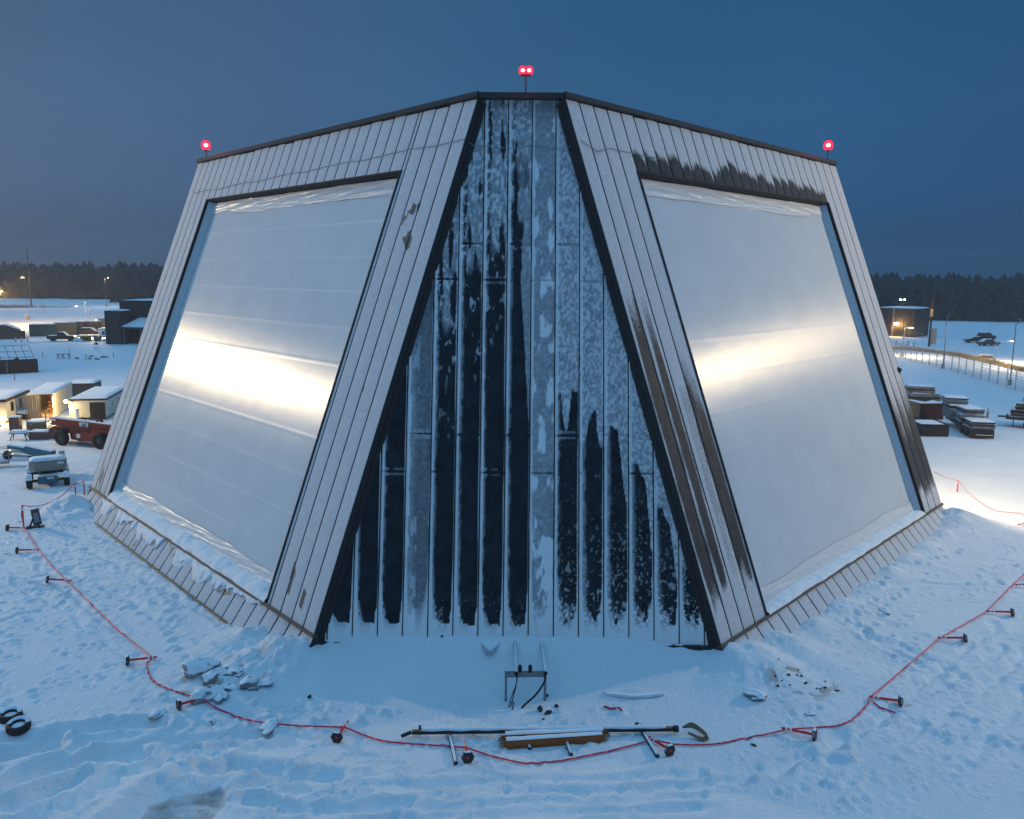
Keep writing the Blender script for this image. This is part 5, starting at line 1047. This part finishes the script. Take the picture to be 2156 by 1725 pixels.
# ---- vehicles
def car(p, rz, kind, col, lab, cat, grp, lamp=False, sc=1.0, snow=.5):
    p = fz(p); t = thing('parked_' + kind, lab, cat, tuple(p), grp); fr = Fr(p, rz) @ Matrix.Scale(sc, 4); m = mat('car_paint_' + col[0], col[1], .35, snow=snow, spec=.5)
    if kind == 'pickup': body = [(-2.7, .55), (-2.75, 1.15), (-.75, 1.15), (-.7, 1.2), (1.0, 1.2), (2.6, 1.12), (2.75, .95), (2.75, .5), (2.3, .4), (-2.4, .4)]; cab = [(-.75, 1.15), (-.55, 1.85), (.55, 1.88), (1.25, 1.18)]; ln = (-1.7, 1.75)
    elif kind == 'sedan': body = [(-2.25, .5), (-2.3, .9), (-1.6, 1.0), (1.0, .98), (2.2, .8), (2.3, .5), (1.9, .32), (-2.0, .32)]; cab = [(-1.7, .98), (-.95, 1.42), (.25, 1.42), (1.1, .96)]; ln = (-1.35, 1.4)
    else: body = [(-2.3, .5), (-2.35, 1.1), (1.0, 1.1), (2.25, 1.0), (2.35, .55), (2.0, .38), (-2.0, .38)]; cab = [(-2.3, 1.1), (-2.0, 1.75), (.3, 1.78), (1.25, 1.08)]; ln = (-1.4, 1.45)
    MB(fr).prism(body, -.92, .92).build('body', m, t, bevel=.07)
    MB(fr).prism(cab, -.80, .80).build('cabin', m, t, bevel=.08)
    cx = sum(q[0] for q in cab) / 4; cz = sum(q[1] for q in cab) / 4; gl = [(cx + (x - cx) * .82, cz + .02 + (z - cz) * .70) for x, z in cab]
    for y in (-.815, .795): MB(fr).prism(gl, y, y + .02).build('window', glass, t)
    fx = [q for q in cab][2:4]; 
    for x in ln:
        for y in (-.80, .80): wheel(fr @ Matrix.Rotation(math.pi / 2, 4, 'Z'), (y, -x, .36), .37, .24, t, n=16)
    for y in (-.62, .62): MB(fr).box((body[-4][0] + .02 if kind != 'pickup' else 2.76, y, .82 if kind != 'sedan' else .68), (.06, .34, .18)).build('headlight', white, t); MB(fr).box((body[1][0] - .01, y * 1.2, .85 if kind != 'sedan' else .75), (.06, .22, .2)).build('tail_light', mat('tail_light_red', (.25, .01, .015), .3), t)
    MB(fr).box((body[-3][0] if kind == 'pickup' else 2.28, 0, .5), (.12, 1.8, .18)).build('bumper', galv, t)
    snow_top(fr, cab[1][0] + .1, cab[2][0], -.7, .7, cab[1][1] + .0, t, .10, 8)
    if kind == 'pickup': snow_top(fr, -2.65, -.8, -.85, .85, 1.12, t, .12, 8)
    return t
GV = 'vehicles parked left of the building'
car(s1(955, 1352), .18, 'pickup', ('black', (.02, .014, .013)), 'dark pickup truck with snow on roof and bed, standing in the lamp light', 'pickup', GV)
car(s1(1400, 1268), .05, 'suv', ('maroon', (.035, .010, .010)), 'dark maroon car with snowy roof behind the lit trailer deck', 'car', GV)
GC = 'cars parked on the far right snowfield'
car(s3(1420, 1035), 2.9, 'sedan', ('charcoal', (.03, .028, .03)), 'leftmost of three dark cars on the right snowfield', 'car', GC, snow=.3)
car(s3(1600, 1075), .1, 'sedan', ('grey', (.045, .045, .05)), 'snowy roofed dark car nearest of three on the right snowfield', 'car', GC, snow=.9); car(s3(1575, 995), .4, 'suv', ('navy', (.012, .016, .024)), 'boxy dark car farthest of three on the right snowfield', 'car', GC, snow=.2)
# ---- far left yard: containers, shed, tower building
def cont(p0, p1, h, dep, col, lab, roof=.1, name='shipping_container'):
    p0, p1 = fz(p0), fz(p1); d = p1 - p0; d.z = 0; L = d.length; t = thing(name, lab, 'container', tuple(p0), 'containers in the far left yard'); fr = Fr(p0, math.atan2(d.y, d.x))
    ribbed(fr, (0, 0), (L, 0), .1, h, .35, .05).build('front_wall', mat('container_' + col[0], col[1], .6, noise=.25), t); MB(fr).box((L / 2, dep / 2 + .1, h / 2 + .05), (L, dep, h)).build('body', MATS['container_' + col[0]], t); snow_top(fr, 0, L, 0, dep, h + .1, t, roof); return t, fr
TEALC = ('teal', (.016, .055, .075)); cont(s1(455, 1287), s1(850, 1280), 2.6, 2.5, TEALC, 'teal container with snowy roof left of the yellow toilet cabin'); cont(s1(850, 1272), s1(1190, 1262), 2.8, 2.5, ('drab', (.075, .068, .058)), 'drab grey container between the teal and the dark red ones')
cont(s1(1185, 1255), s1(1262, 1250), 2.9, 2.5, ('slate', (.018, .045, .055)), 'narrow slate teal container end beside the dark red one'); cont(s1(1262, 1232), s1(1562, 1226), 2.6, 2.5, ('oxide', (.055, .018, .018)), 'dark oxide red container left of the dark tower building')
p0, p1 = fz(s1(-150, 1335)), fz(s1(325, 1322)); d = p1 - p0; L_ = d.length; t = thing('storage_shed', 'long drab storage shed with sloping snowy roof at the left border', 'shed', tuple(p0)); fr = Fr(p0, math.atan2(d.y, d.x)); drab = mat('drab_shed_wall', (.062, .055, .048), .7, noise=.2)
MB(fr).prism([(0, 0), (L_, 0), (L_, 1.9), (L_ * .55, 3.0), (0, 3.1)], 0, 5).build('wall', drab, t); MB(fr).box((L_ + .4, 1.2, .85), (.8, 2.0, 1.7)).build('annex', mat('oxide_annex', (.06, .015, .015), .7), t)
MB(fr).prism([(L_ + .1, 1.9), (L_ * .55, 3.02), (-.2, 3.12), (-.2, 3.24), (L_ * .55, 3.16), (L_ + .1, 2.04)], -.15, 5.1).build('roof', snowcap, t)
p = s1(885, 1262); t = thing('toilet_cabin', 'yellow portable toilet cabin with snowy roof before the containers', 'toilet cabin', tuple(p)); fr = Fr(p, .2); ylw = mat('yellow_cabin', (.30, .19, .02), .6); MB(fr).box((0, .6, 1.05), (1.15, 1.15, 2.1)).build('cabin', ylw, t, bevel=.03); MB(fr).box((0, .0, 1.0), (.8, .04, 1.8)).build('door', ylw, t); snow_top(fr, -.65, .65, -.05, 1.25, 2.1, t, .3)
bolm = mat('orange_white_bollard', (.55, .30, .22), .6)
for i, (x, y, lab) in enumerate(((245, 1370, 'pale orange bollard, leftmost of three before the drab shed'), (335, 1370, 'pale orange bollard in the middle of three before the drab shed'), (430, 1360, 'pale orange bollard, rightmost of three before the drab shed'))):
    p = s1(x, y); t = thing('bollard', lab, 'bollard', tuple(p), 'bollards before the drab shed'); MB(Fr(p)).lathe([(0, 0), (.14, 0), (.14, .95), (.1, 1.05), (0, 1.08)], (0, 0, 0), n=12).build('post', bolm, t); MB(Fr(p)).lathe([(.145, .6), (.145, .8)], (0, 0, 0), n=12).build('reflective_band', white, t)
dslate = mat('dark_slate_cladding', (.020, .022, .027), .6, noise=.2)
o = s1(1632, 1402); o.z = gz(o.x, o.y) - .1; t = thing('tower_building', 'dark slate building with a tower and snowy canopy beside the left radar face', 'building', tuple(o)); fr = Fr(o, -.12)
ribbed(fr, (0, 0), (3.4, 0), 0, 6.9, .4, .04).build('tower_wall', dslate, t); MB(fr).box((1.7, 2.1, 3.4), (3.4, 4, 6.8)).build('tower', dslate, t); snow_top(fr, 0, 3.4, 0, 4.1, 6.85, t, .2, 8)
MB(fr).box((12.3, 11, 4.4), (24, 12, 8.8)).build('main_block', dslate, t); snow_top(fr, .3, 24.3, 5, 17, 8.8, t, .2, 10); MB(fr).box((12.3, 11, 8.7), (24.3, 12.3, .25)).build('parapet', dark, t)
MB(fr).prism([(3.5, 3.3), (11, 3.3), (11, 3.75), (3.5, 3.75)], .4, 5).build('canopy_fascia', mat('canopy_grey', (.06, .07, .08), .6), t); MB(fr).add([(3.4, .3, 3.78), (11, .3, 3.78), (11, 5.0, 5.3), (4.6, 5.0, 5.3), (3.4, .3, 3.62), (11, .3, 3.62), (11, 5, 5.1), (4.6, 5, 5.1)], [(0, 1, 2, 3), (4, 7, 6, 5), (0, 4, 5, 1), (0, 3, 7, 4), (3, 2, 6, 7), (1, 5, 6, 2)]).build('canopy_roof', snowcap, t)
for x in (3.7, 7.2, 10.7): MB(fr).tube([(x, .5, 0), (x, .5, 3.4)], .09, 6).build('canopy_post', galv, t)
MB(fr).box((7.2, 4.9, 1.6), (6.8, .1, 2.6)).build('glazed_front', glass, t)
for x in (4.6, 8.8): MB(fr).box((x, 3.2, .8), (1.5, .7, 1.4)).build('porch_locker', mat('porch_locker', (.04, .045, .05), .6), t)
p = s1(1575, 1195); t = thing('plywood_hut', 'small tan plywood hut with flat snowy roof behind the dark tower', 'hut', tuple(p)); fr = Fr(p, .0); MB(fr).box((0, 1, 1.5), (1.6, 2, 3.0)).build('wall', mat('tan_plywood', (.38, .24, .14), .7), t); MB(fr).box((-.15, 1, 3.05), (2.4, 2.6, .12)).build('roof', snowcap, t)
p = s1(1585, 1330); t = thing('van_trailer', 'white box trailer squeezed between the maroon car and the dark tower', 'trailer', tuple(p)); fr = Fr(p, .1); MB(fr).box((0, 1, 1.5), (1.6, 3, 1.9)).build('box', white, t, bevel=.03); MB(fr).box((.3, -.52, 1.35), (.45, .04, .8)).build('hatch', glass, t)
for x in (-.6, .6): wheel(fr, (x, .3, .35), .35, .2, t, n=14)
# flat trailer with lit orange equipment
p = s1(1370, 1350); t = thing('flat_trailer', 'snow covered flat trailer deck behind the orange equipment', 'trailer', tuple(p)); fr = Fr(p, .1); MB(fr).box((0, 1.6, .9), (6.2, 2.2, .16)).build('deck', dark, t); snow_top(fr, -3.1, 3.1, .5, 2.7, .98, t, .16)
for x in (-1.8, -.8): wheel(fr @ Matrix.Rotation(math.pi / 2, 4, 'Z'), (.7, -x, .4), .4, .25, t, n=14)
orng = mat('orange_equipment', (.60, .20, .03), .5, noise=.2)
for x, w, h, lab in ((1280, .9, .9, 'brown generator in front of the flat trailer, left of the orange one'), (1355, 1.1, 1.05, 'bright orange generator in front of the flat trailer'), (1500, .8, .8, 'brown box behind the sign stand near the dark tower')):
    p = s1(x, 1352); t = thing('generator', lab, 'generator', tuple(p), 'generators by the dark tower'); fr = Fr(p, .1); m = orng if 'bright' in lab else mat('brown_equipment', (.16, .07, .03), .6); MB(fr).box((0, 0, h / 2 + .1), (w, .8, h)).build('housing', m, t, bevel=.05); MB(fr).box((0, -.41, h * .5), (w * .6, .03, h * .4)).build('grille', dark, t); MB(fr).box((0, 0, .06), (w * 1.1, .9, .1)).build('skid', dark, t)
p = s1(1475, 1405); t = thing('sign_stand', 'blue grey sign board on a pole with a dark foot before the lit boxes', 'sign stand', tuple(p)); MB(Fr(p)).tube([(0, 0, 0), (0, 0, 1.2)], .05, 6).build('pole', dark, t); MB(Fr(p)).box((0, 0, 1.35), (.85, .06, .95), rz=.2).build('board', mat('blue_grey_board', (.10, .16, .20), .6), t); MB(Fr(p)).lathe([(0, 0), (.5, 0), (.12, .45), (0, .45)], (0, 0, 0), n=12).build('foot', dark, t)
p = s1(1200, 1360); tag(MB(Fr(p)).lump((0, 0, .2), (1.1, .6, .5), 9, 9, .3).build('snow_heap', snowcap, smooth=True), 'rounded snow heap between the dark pickup and the orange generator', 'snow heap')
lp_ = s1(1590, 1300); lp_ = Vector((lp_.x - .6, lp_.y - 1.5, 4.0)); t = thing('wall_lamp', 'lamp on the side of the dark tower lighting the generators', 'lamp', tuple(lp_)); MB(Fr(lp_)).box((0, 0, 0), (.3, .25, .2)).build('housing', dark, t); point(t, lp_ + Vector((-.4, -.3, -.25)), 3600, (1, .74, .36), .2)
# ---- masts and street lamps
def mast(p, h, lab, r=.2, name='radio_mast', cat='mast', m=dark):
    p = Vector(p); t = thing(name, lab, cat, tuple(p)); MB(Fr(p)).tube([(0, 0, -.3), (0, 0, h * .6), (0, 0, h)], r, 8, r * .45).build('pole', m, t); MB(Fr(p)).box((0, 0, h * .93), (.9, .08, .08)).build('crossbar', m, t); return t
wpole = mat('dark_wooden_pole', (.045, .038, .035), .8)
mast(s1(488, 900), 19.4, 'tall thin dark mast rising above the forest at the far left', .24, m=wpole); mast(s1(1325, 1070), 6.0, 'thin grey pole before the lit snow left of the dark tower', .08, 'thin_pole', 'pole', galv)
def lamp_post(p, h, lab, energy, col=WARM, lit=True, arm=1.4, rz=0, r=.09, grp='street lamps round the site', head=.45, glassm=None):
    p = fz(p); t = thing('street_lamp', lab, 'street lamp', tuple(p), grp); fr = Fr(p, rz); MB(fr).tube([(0, 0, -.1), (0, 0, h)], r, 8, r * .7).build('pole', galv, t); MB(fr).lathe([(0, 0), (.24, 0), (.24, .75), (0, .8)], (0, 0, 0), n=10).build('footing', mat('concrete_footing', (.30, .28, .26), .8), t)
    MB(fr).tube(smooth_path([Vector(q) for q in ((0, 0, h - .1), (arm * .35, 0, h + .25), (arm, 0, h + .3))], 5), .05, 6).build('arm', galv, t); hd = MB(fr).box((arm + head / 2, 0, h + .28), (head, .26, .14)).build('lamp_head', dark, t)
    if lit: MB(fr).box((arm + head / 2, 0, h + .19), (head * .85, .24, .06)).build('lens', glassm or lampglass, hd); point(t, fr @ Vector((arm + head / 2, 0, h + .05)), energy, col, .2)
    return t
sodg = glow('sodium_lamp_glass', (1, .62, .20), 60)
b = at(-10, 690); lmp = lamp_post(b, 9.2, 'bright orange street lamp glaring at the left border', 42000, SODIUM, True, 1.2, .6, head=1.2, glassm=sodg)
lg = b + Vector((1.1, .2, 9.1)); MB(Fr(lg)).lump((0, 0, 0), (.9, .6, .7), 1, 10, 0).build('refractor', sodg, lmp, smooth=True)
lamp_post(s1(418, 860), 9.5, 'small lit street lamp against the forest left of the tall mast', 1500, WARM, True, .8, math.pi, .07); lamp_post(s1(1640, 880), 9.5, 'small lit street lamp against the forest above the dark tower', 1500, WARM, True, .8, .2, .07)
lamp_post(s1(1395, 1090), 4.6, 'low lit lamp with a curved arm on the snow left of the dark tower', 3200, WARM, True, 3.2, math.pi, .08, head=.8)
# chain link fence far left
mesh_m = None
def fence(pts, h, lab, post=3.0, wire=.45, col=galv, r=.035, rows=5, name='chain_link_fence'):
    P = [Vector(q) for q in pts]; t = thing(name, lab, 'fence', tuple(fz(P[0])), None); mbp, mbw = MB(), MB(); line = []
    for a, b in zip(P[:-1], P[1:]):
        n = max(1, round((b - a).length / post))
        for k in range(n): line.append(fz(a.lerp(b, k / n)))
    line.append(fz(P[-1]))
    for q in line[:98]: MB().tube([q, q + Vector((0, 0, h + .15))], r * 1.4, 6).build('post', col, t)
    for k in range(rows + 1): mbw.tube([q + Vector((0, 0, h * k / rows)) for q in line], r * (.9 if k == rows else .45), 4)
    for a, b in zip(line[:-1], line[1:]):
        m_ = max(1, round((b - a).length / wire))
        for k in range(m_): q = a.lerp(b, k / m_); mbw.tube([q, q + Vector((0, 0, h))], .012, 3)
    mbw.build('wire_mesh', col, t); return t
fence([at(-120, 671), at(30, 669.5), at(94, 668.5)], 2.6, 'pale chain link fence before the lit snow at the far left', 4.0, .7)
p = s1(428, 1035); t = thing('meter_box', 'small box on the lit snow right of the chain link fence', 'box', tuple(p)); MB(Fr(p)).box((0, 0, .6), (.9, .6, 1.2)).build('box', mat('beige_box', (.35, .30, .24), .6), t); snow_top(Fr(p), -.5, .5, -.35, .35, 1.2, t, .2, 8)
bush = mat('winter_brush', (.055, .045, .045), .9)
def brush(pts, n, lab, hh, sp, name='winter_brush'):
    rs = np.random.RandomState(len(lab)); V = []; F = []
    P = smooth_path(pts, 6)
    for i in range(n):
        q = P[rs.randint(len(P))]; x, y = q.x + rs.normal(0, sp), q.y + rs.normal(0, sp * .4); z = gz(x, y); h = hh * rs.uniform(.4, 1); dx = rs.normal(0, .25 * hh); b = len(V); V += [(x - .04, y, z), (x + .04, y, z), (x + dx, y + rs.normal(0, .2), z + h)]; F.append((b, b + 1, b + 2))
    me = raw_mesh(name, np.array(V), np.array(F)); me.materials.append(bush); o = bpy.data.objects.new(name, me); C.objects.link(o); return tag(o, lab, 'brush', kind='stuff')
brush([s1(0, 880), s1(150, 865), s1(300, 880)], 900, 'dark winter brush on the far left snow bank', 1.1, 5); brush([s1(700, 890), s1(900, 880)], 220, 'sparse twigs on the far left snow slope', .8, 5)

# ================================================================== MIDDLE DISTANCE, RIGHT
b0, b1 = s3(100, 935), s3(588, 962); d = b1 - b0; d.z = 0; L_ = d.length; t = thing('dark_hall', 'dark flat roofed hall at the right building edge before the forest', 'building', tuple(b0)); fr = Fr(b0, math.atan2(d.y, d.x)); hallm = mat('dark_brown_hall', (.030, .026, .026), .7, noise=.25)
ribbed(fr, (0, 0), (L_, 0), 0, 7.0, .6, .05).build('wall', hallm, t); MB(fr).box((L_ / 2, 5.1, 3.5), (L_, 10, 7)).build('body', hallm, t); snow_top(fr, -.2, L_ + .2, -.2, 10, 7.0, t, .25, 10); MB(fr).box((L_ * .62, -.12, 1.2), (1.6, .1, 2.4)).build('door', dark, t)
MB(fr).box((L_ * .40, -.12, 3.5), (.5, .12, 7)).build('pilaster', mat('pale_pilaster', (.14, .13, .14), .7), t)
lp2 = fr @ Vector((L_ * .52, -.6, 3.2)); l_ = thing('wall_lamp', 'yellow lamp glowing on the wall of the dark hall', 'lamp', tuple(lp2)); MB(Fr(lp2)).lump((0, 0, 0), (.55, .35, .3), 1, 8, 0).build('lens', sodg, l_, smooth=True); MB(Fr(lp2)).box((0, .35, .1), (.12, .5, .1)).build('bracket', dark, l_); point(l_, lp2 + Vector((0, -.6, -.3)), 900, SODIUM, .3)
rl = fr @ Vector((L_ * .36, 6, 7.2)); l_ = thing('roof_lamp', 'pale twin lamp above the roof of the dark hall', 'lamp', tuple(rl)); MB(Fr(rl)).tube([(0, 0, 0), (0, 0, 1.9)], .07, 6).build('pole', galv, l_); MB(Fr(rl)).box((0, 0, 1.95), (1.3, .2, .12)).build('crossarm', galv, l_)
for x in (-.5, .5): MB(Fr(rl)).box((x, -.1, 1.8), (.35, .25, .18)).build('lens', lampglass, l_)
pA, pB, pC = s3(985, 1385), s3(1900, 1610), s3(795, 1085)
GL = 'street lamps along the perimeter fence'
lamp_post(pA, 8.2, 'slim street lamp on a thick footing in the middle of the fence line', 1500, WARM, False, .8, .3, .085, GL); lamp_post(pB, 8.3, 'slim street lamp nearest the right border, arm pointing right', 1500, WARM, False, 1.5, -.1, .085, GL)
lamp_post(s3(430, 1225), 5.2, 'glaring lamp at the start of the fence by the dark hall', 5000, WARM, True, 1.2, .4, .085, GL, .9, glow('lamp_white_glass', (1, .86, .60), 60)); lamp_post(s3(455, 960), 6.0, 'thin lamp post before the dark hall wall', 500, WARM, False, .6, .3, .06, GL)
lamp_post(s3(1690, 1310), 3.6, 'low lamp with a long bright curved arm beyond the fence', 2200, WARM, True, 2.9, .15, .07, GL, .6)
lamp_post(s3(2200, 1400), 5.5, 'lamp beyond the right border lighting the fence', 3600, WARM, True, 1.2, math.pi, .085, GL, .6)
t = mast(pC, 13.9, 'tall dark wooden pole with a lit yellow sleeve halfway up, before the right snowfield', .26, 'utility_pole', 'utility pole', wpole); MB(Fr(pC)).tube([(0, 0, 6.4), (0, 0, 8.0)], .30, 10).build('sleeve', mat('yellow_sleeve', (.55, .38, .14), .6), t); point(t, pC + Vector((-.9, -.9, 8.4)), 60, SODIUM, .15); MB(Fr(pC)).box((.75, -.3, 2.2), (.9, .5, 3.4)).build('cabinet', mat('pale_cabinet', (.32, .30, .28), .7), t)
F0 = [Vector((75.5, 178, 0)), s3(400, 1245), s3(700, 1330), s3(1100, 1425), s3(1500, 1540), s3(1850, 1640), s3(2093, 1705), Vector((69, 92, 0))]
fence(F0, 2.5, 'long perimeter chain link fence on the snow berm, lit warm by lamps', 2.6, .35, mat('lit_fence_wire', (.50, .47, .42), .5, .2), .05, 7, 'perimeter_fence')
def grass(pts, n, lab, hh, sp, m):
    o = brush(pts, n, lab, hh, sp, 'dry_grass'); o.data.materials.clear(); o.data.materials.append(m); return o
grass([s3(340, 1120), s3(700, 1150), s3(1080, 1195), s3(1300, 1235), s3(1700, 1320), s3(2093, 1415), s3(2300, 1465)], 5200, 'strip of dry yellow grass beyond the perimeter fence', .75, .75, mat('dry_grass_blades', (.28, .20, .10), .8))
for i, (x, y, lab) in enumerate(((345, 1070, 'short post left of two others before the dark hall'), (510, 1085, 'short post in the middle before the dark hall'), (588, 1095, 'short post, rightmost of three before the dark hall'))): stake(s3(x, y), 1.1, lab, mat('brown_post', (.10, .08, .07), .7), .09, 'short_post', 'post', 'short posts before the dark hall', False)
p = s3(1560, 1245); tag(MB(Fr(p)).lump((0, 0, .25), (1.4, .7, .5), 8, 8, .4).build('covered_pile', mat('drab_cover', (.10, .09, .08), .8, snow=.3)), 'small drab covered pile between the fence and the bright curved lamp arm', 'covered pile')
p = s3(660, 985); t = thing('rail_barrier', 'small white rail barrier on the snow right of the dark hall', 'barrier', tuple(p)); 
for x in (-.9, .9): MB(Fr(p)).tube([(x, 0, 0), (x, 0, 1.6)], .06, 6).build('post', galv, t)
MB(Fr(p)).box((0, 0, .5), (1.9, .06, .12)).box((0, 0, 1.2), (1.9, .06, .12)).build('rail', redm if False else mat('faded_rail', (.42, .35, .33), .6), t)
# ---- pallets, bins and trailer right of the building
bin_m = mat('black_bin', (.020, .018, .02), .6, noise=.3)
B0, B1 = s4(335, 1095), s4(775, 1110); d = B1 - B0; d.z = 0; rzb = math.atan2(d.y, d.x) + .1; fr = Fr(B0, rzb); t = thing('low_skip', 'low black skip full of snow before the dark red box right of the building', 'skip', tuple(B0)); Lb = d.length
MB(fr).prism([(.0, .55), (.12, .12), (Lb - .1, 0), (Lb, 1.15), (-.1, 1.2)], 0, .08).prism([(.0, .55), (.12, .12), (Lb - .1, 0), (Lb, 1.15), (-.1, 1.2)], 3.2, 3.28).box((Lb, 1.64, .6), (.08, 3.2, 1.15)).box((-.05, 1.64, .7), (.08, 3.2, 1.0)).build('bin', bin_m, t); snow_top(fr, 0, Lb, .05, 3.2, 1.0, t, .16)
mb = MB(fr).box((Lb / 2, -.03, 1.15), (Lb + .2, .1, .1)); mb.build('rim', dark, t)
X0, X1 = s4(325, 842), s4(700, 842); d = X1 - X0; d.z = 0; fr = Fr(X0, math.atan2(d.y, d.x) + .08); t = thing('red_box_container', 'dark red metal box with plywood side and snowy top behind the low black skip', 'box container', tuple(X0)); Lx = d.length
MB(fr).box((Lx / 2, 2.2, .9), (Lx, 4.4, 1.75)).build('box', mat('oxblood_box', (.055, .010, .010), .55, noise=.3), t, bevel=.02); MB(fr).box((-.03, 2.2, .95), (.05, 4.2, 1.5)).build('side_panel', mat('plywood_panel', (.22, .13, .06), .7, noise=.3), t); snow_top(fr, -.1, Lx, 0, 4.4, 1.78, t, .10)
for k in range(3): MB(fr).box((.5 + .55 * k, 1.8 + k * .4, 1.95), (.25, 2.6, .07), rz=.3).build('loose_sheet', bin_m, t)
T0, T1 = s4(1080, 1125), s4(1468, 1157); d = T1 - T0; d.z = 0; rzt = -.22; fr = Fr(T0, rzt); ft = thing('flatbed_trailer', 'black flatbed trailer carrying wrapped sheet stacks, right of the low skip', 'trailer', tuple(T0)); Lt = d.length
MB(fr).box((Lt / 2, 4.2, .72), (Lt, 8.6, .30)).build('bed', bin_m, ft); MB(fr).box((Lt / 2, -.06, .42), (Lt, .12, .62)).build('rear_frame', bin_m, ft); MB(fr).box((Lt / 2 + .2, -.13, .40), (Lt * .7, .02, .05)).build('reflective_strip', white, ft)
for y in (1.6, 2.9): 
    for x in (.15, Lt - .15): wheel(fr, (x, y, .42), .42, .26, ft, n=16)
wrap = mat('frosted_plastic_wrap', (.20, .235, .25), .3, noise=.5, nscale=2.5, snow=.35, bump=.9, bscale=3, bdist=.12); wrap2 = mat('brownish_wrap', (.26, .20, .18), .4, noise=.5, nscale=2, snow=.4, bump=.9, bscale=3, bdist=.1)
def bundle(fr, c, d, lab, m, rz=0, rx=0):
    P = fr @ Vector((c[0], c[1], c[2] - d[2] / 2)); t = thing('wrapped_bundle', lab, 'bundle', tuple(P), 'wrapped sheet bundles right of the building'); f = Fr(P, math.atan2(fr[1][0], fr[0][0]) + rz); n = 5; r = random.Random(len(lab) + int(c[2] * 10)); 
    for k in range(n):
        h = d[2] / n; MB(f).box((r.uniform(-.05, .05), r.uniform(-.08, .08), h * (k + .5)), (d[0] * r.uniform(.94, 1.02), d[1] * r.uniform(.95, 1.02), h * .86), rz=r.uniform(-.03, .03)).build('sheet_layer', m if k % 2 else (wrap if r.random() < .6 else bin_m), t, bevel=.02)
    snow_top(f, -d[0] / 2, d[0] / 2, -d[1] / 2, d[1] / 2, d[2], t, .07, 9)
for c, dd, lab, m, rz in (((1.15, 1.5, 1.22), (2.1, 2.6, .70), 'frosted bundle lowest at the near end of the flatbed trailer', wrap, .05), ((1.0, 3.9, 1.35), (2.2, 2.8, .95), 'frosted bundle second from the near end of the flatbed trailer', wrap, -.06), ((.9, 3.6, 2.15), (1.8, 2.4, .60), 'bundle stacked on the second one of the flatbed trailer', wrap, .12),
    ((.7, 6.8, 1.6), (2.3, 2.8, 1.4), 'tall bundle in the middle of the flatbed trailer stack', wrap, .02), ((.4, 7.2, 2.65), (2.1, 2.6, .68), 'frosted bundle lying on the tall one of the flatbed trailer', wrap, -.1)): bundle(fr, c, dd, lab, m, rz)
PL = s4(760, 830); PL.z = 0; frp = Fr(PL + Vector((-1.2, 3.6, 0)), rzt); t = thing('pallet_rack', 'dark pallet base under the highest bundles behind the flatbed trailer', 'pallet base', tuple(frp.translation))
MB(frp).box((0, 0, .7), (3.0, 2.6, 1.4)).build('base', bin_m, t, bevel=.03); MB(frp).box((0, -1.32, .7), (2.8, .05, .1)).build('strap', galv, t)
bundle(frp, (0, 0, 1.9), (3.0, 2.5, .95), 'brownish wrapped bundle, highest but one behind the flatbed trailer', wrap2, .1); bundle(frp, (-.3, .1, 2.75), (2.7, 2.3, .75), 'highest brown edged bundle of the stacks behind the flatbed trailer', wrap2, -.05)
fr = Fr(fz(s4(1800, 960)), -.55); t = thing('flat_trailer', 'flat trailer at the right border under a dark heap of wrapped sheets', 'trailer', tuple(fr.translation)); MB(fr).box((1.8, .8, .95), (5.6, 2.2, .22)).build('deck', bin_m, t)
for x in (1.0, 2.2): wheel(fr @ Matrix.Rotation(math.pi / 2, 4, 'Z'), (-.2, -x, .42), .42, .26, t, n=16)
MB(fr).box((-1.3, .8, .95), (.8, .5, .12)).build('drawbar', dark, t); MB(fr).tube([(-.3, .3, 0), (-.3, .3, .9)], .05, 6).build('jack', dark, t)
for c, dd, lab in (((1.6, .8, 1.45), (4.6, 2.0, .75), 'dark bundle lowest on the trailer at the right border'), ((1.9, .9, 2.2), (4.3, 2.0, .7), 'dark bundle in the middle on the trailer at the right border'), ((2.2, 1.0, 2.85), (3.6, 1.9, .6), 'frosted bundle on top of the trailer at the right border')): bundle(fr, c, dd, lab, bin_m, .04)
p = s4(1357, 815); stake(p, 1.05, 'orange marker post on the snow between the two bundle trailers', mat('orange_marker', (.55, .20, .02), .6), .10, 'marker_post', 'marker post', None, True)

# ================================================================== HAZE: snow-laden dusk air
hz = MB().box((0, 225, 13), (1300, 560, 31)).build('haze', bpy.data.materials.new('haze_air')); tag(hz, kind='stuff')
m = hz.data.materials[0]; m.use_nodes = True; t = m.node_tree; t.nodes.clear()
v = N(t, 'ShaderNodeVolumePrincipled'); v.inputs['Color'].default_value = (.85, .90, 1, 1); v.inputs['Density'].default_value = .00052; v.inputs['Anisotropy'].default_value = .3
t.links.new(v.outputs[0], N(t, 'ShaderNodeOutputMaterial').inputs['Volume'])
SC.cycles.volume_bounces = 0
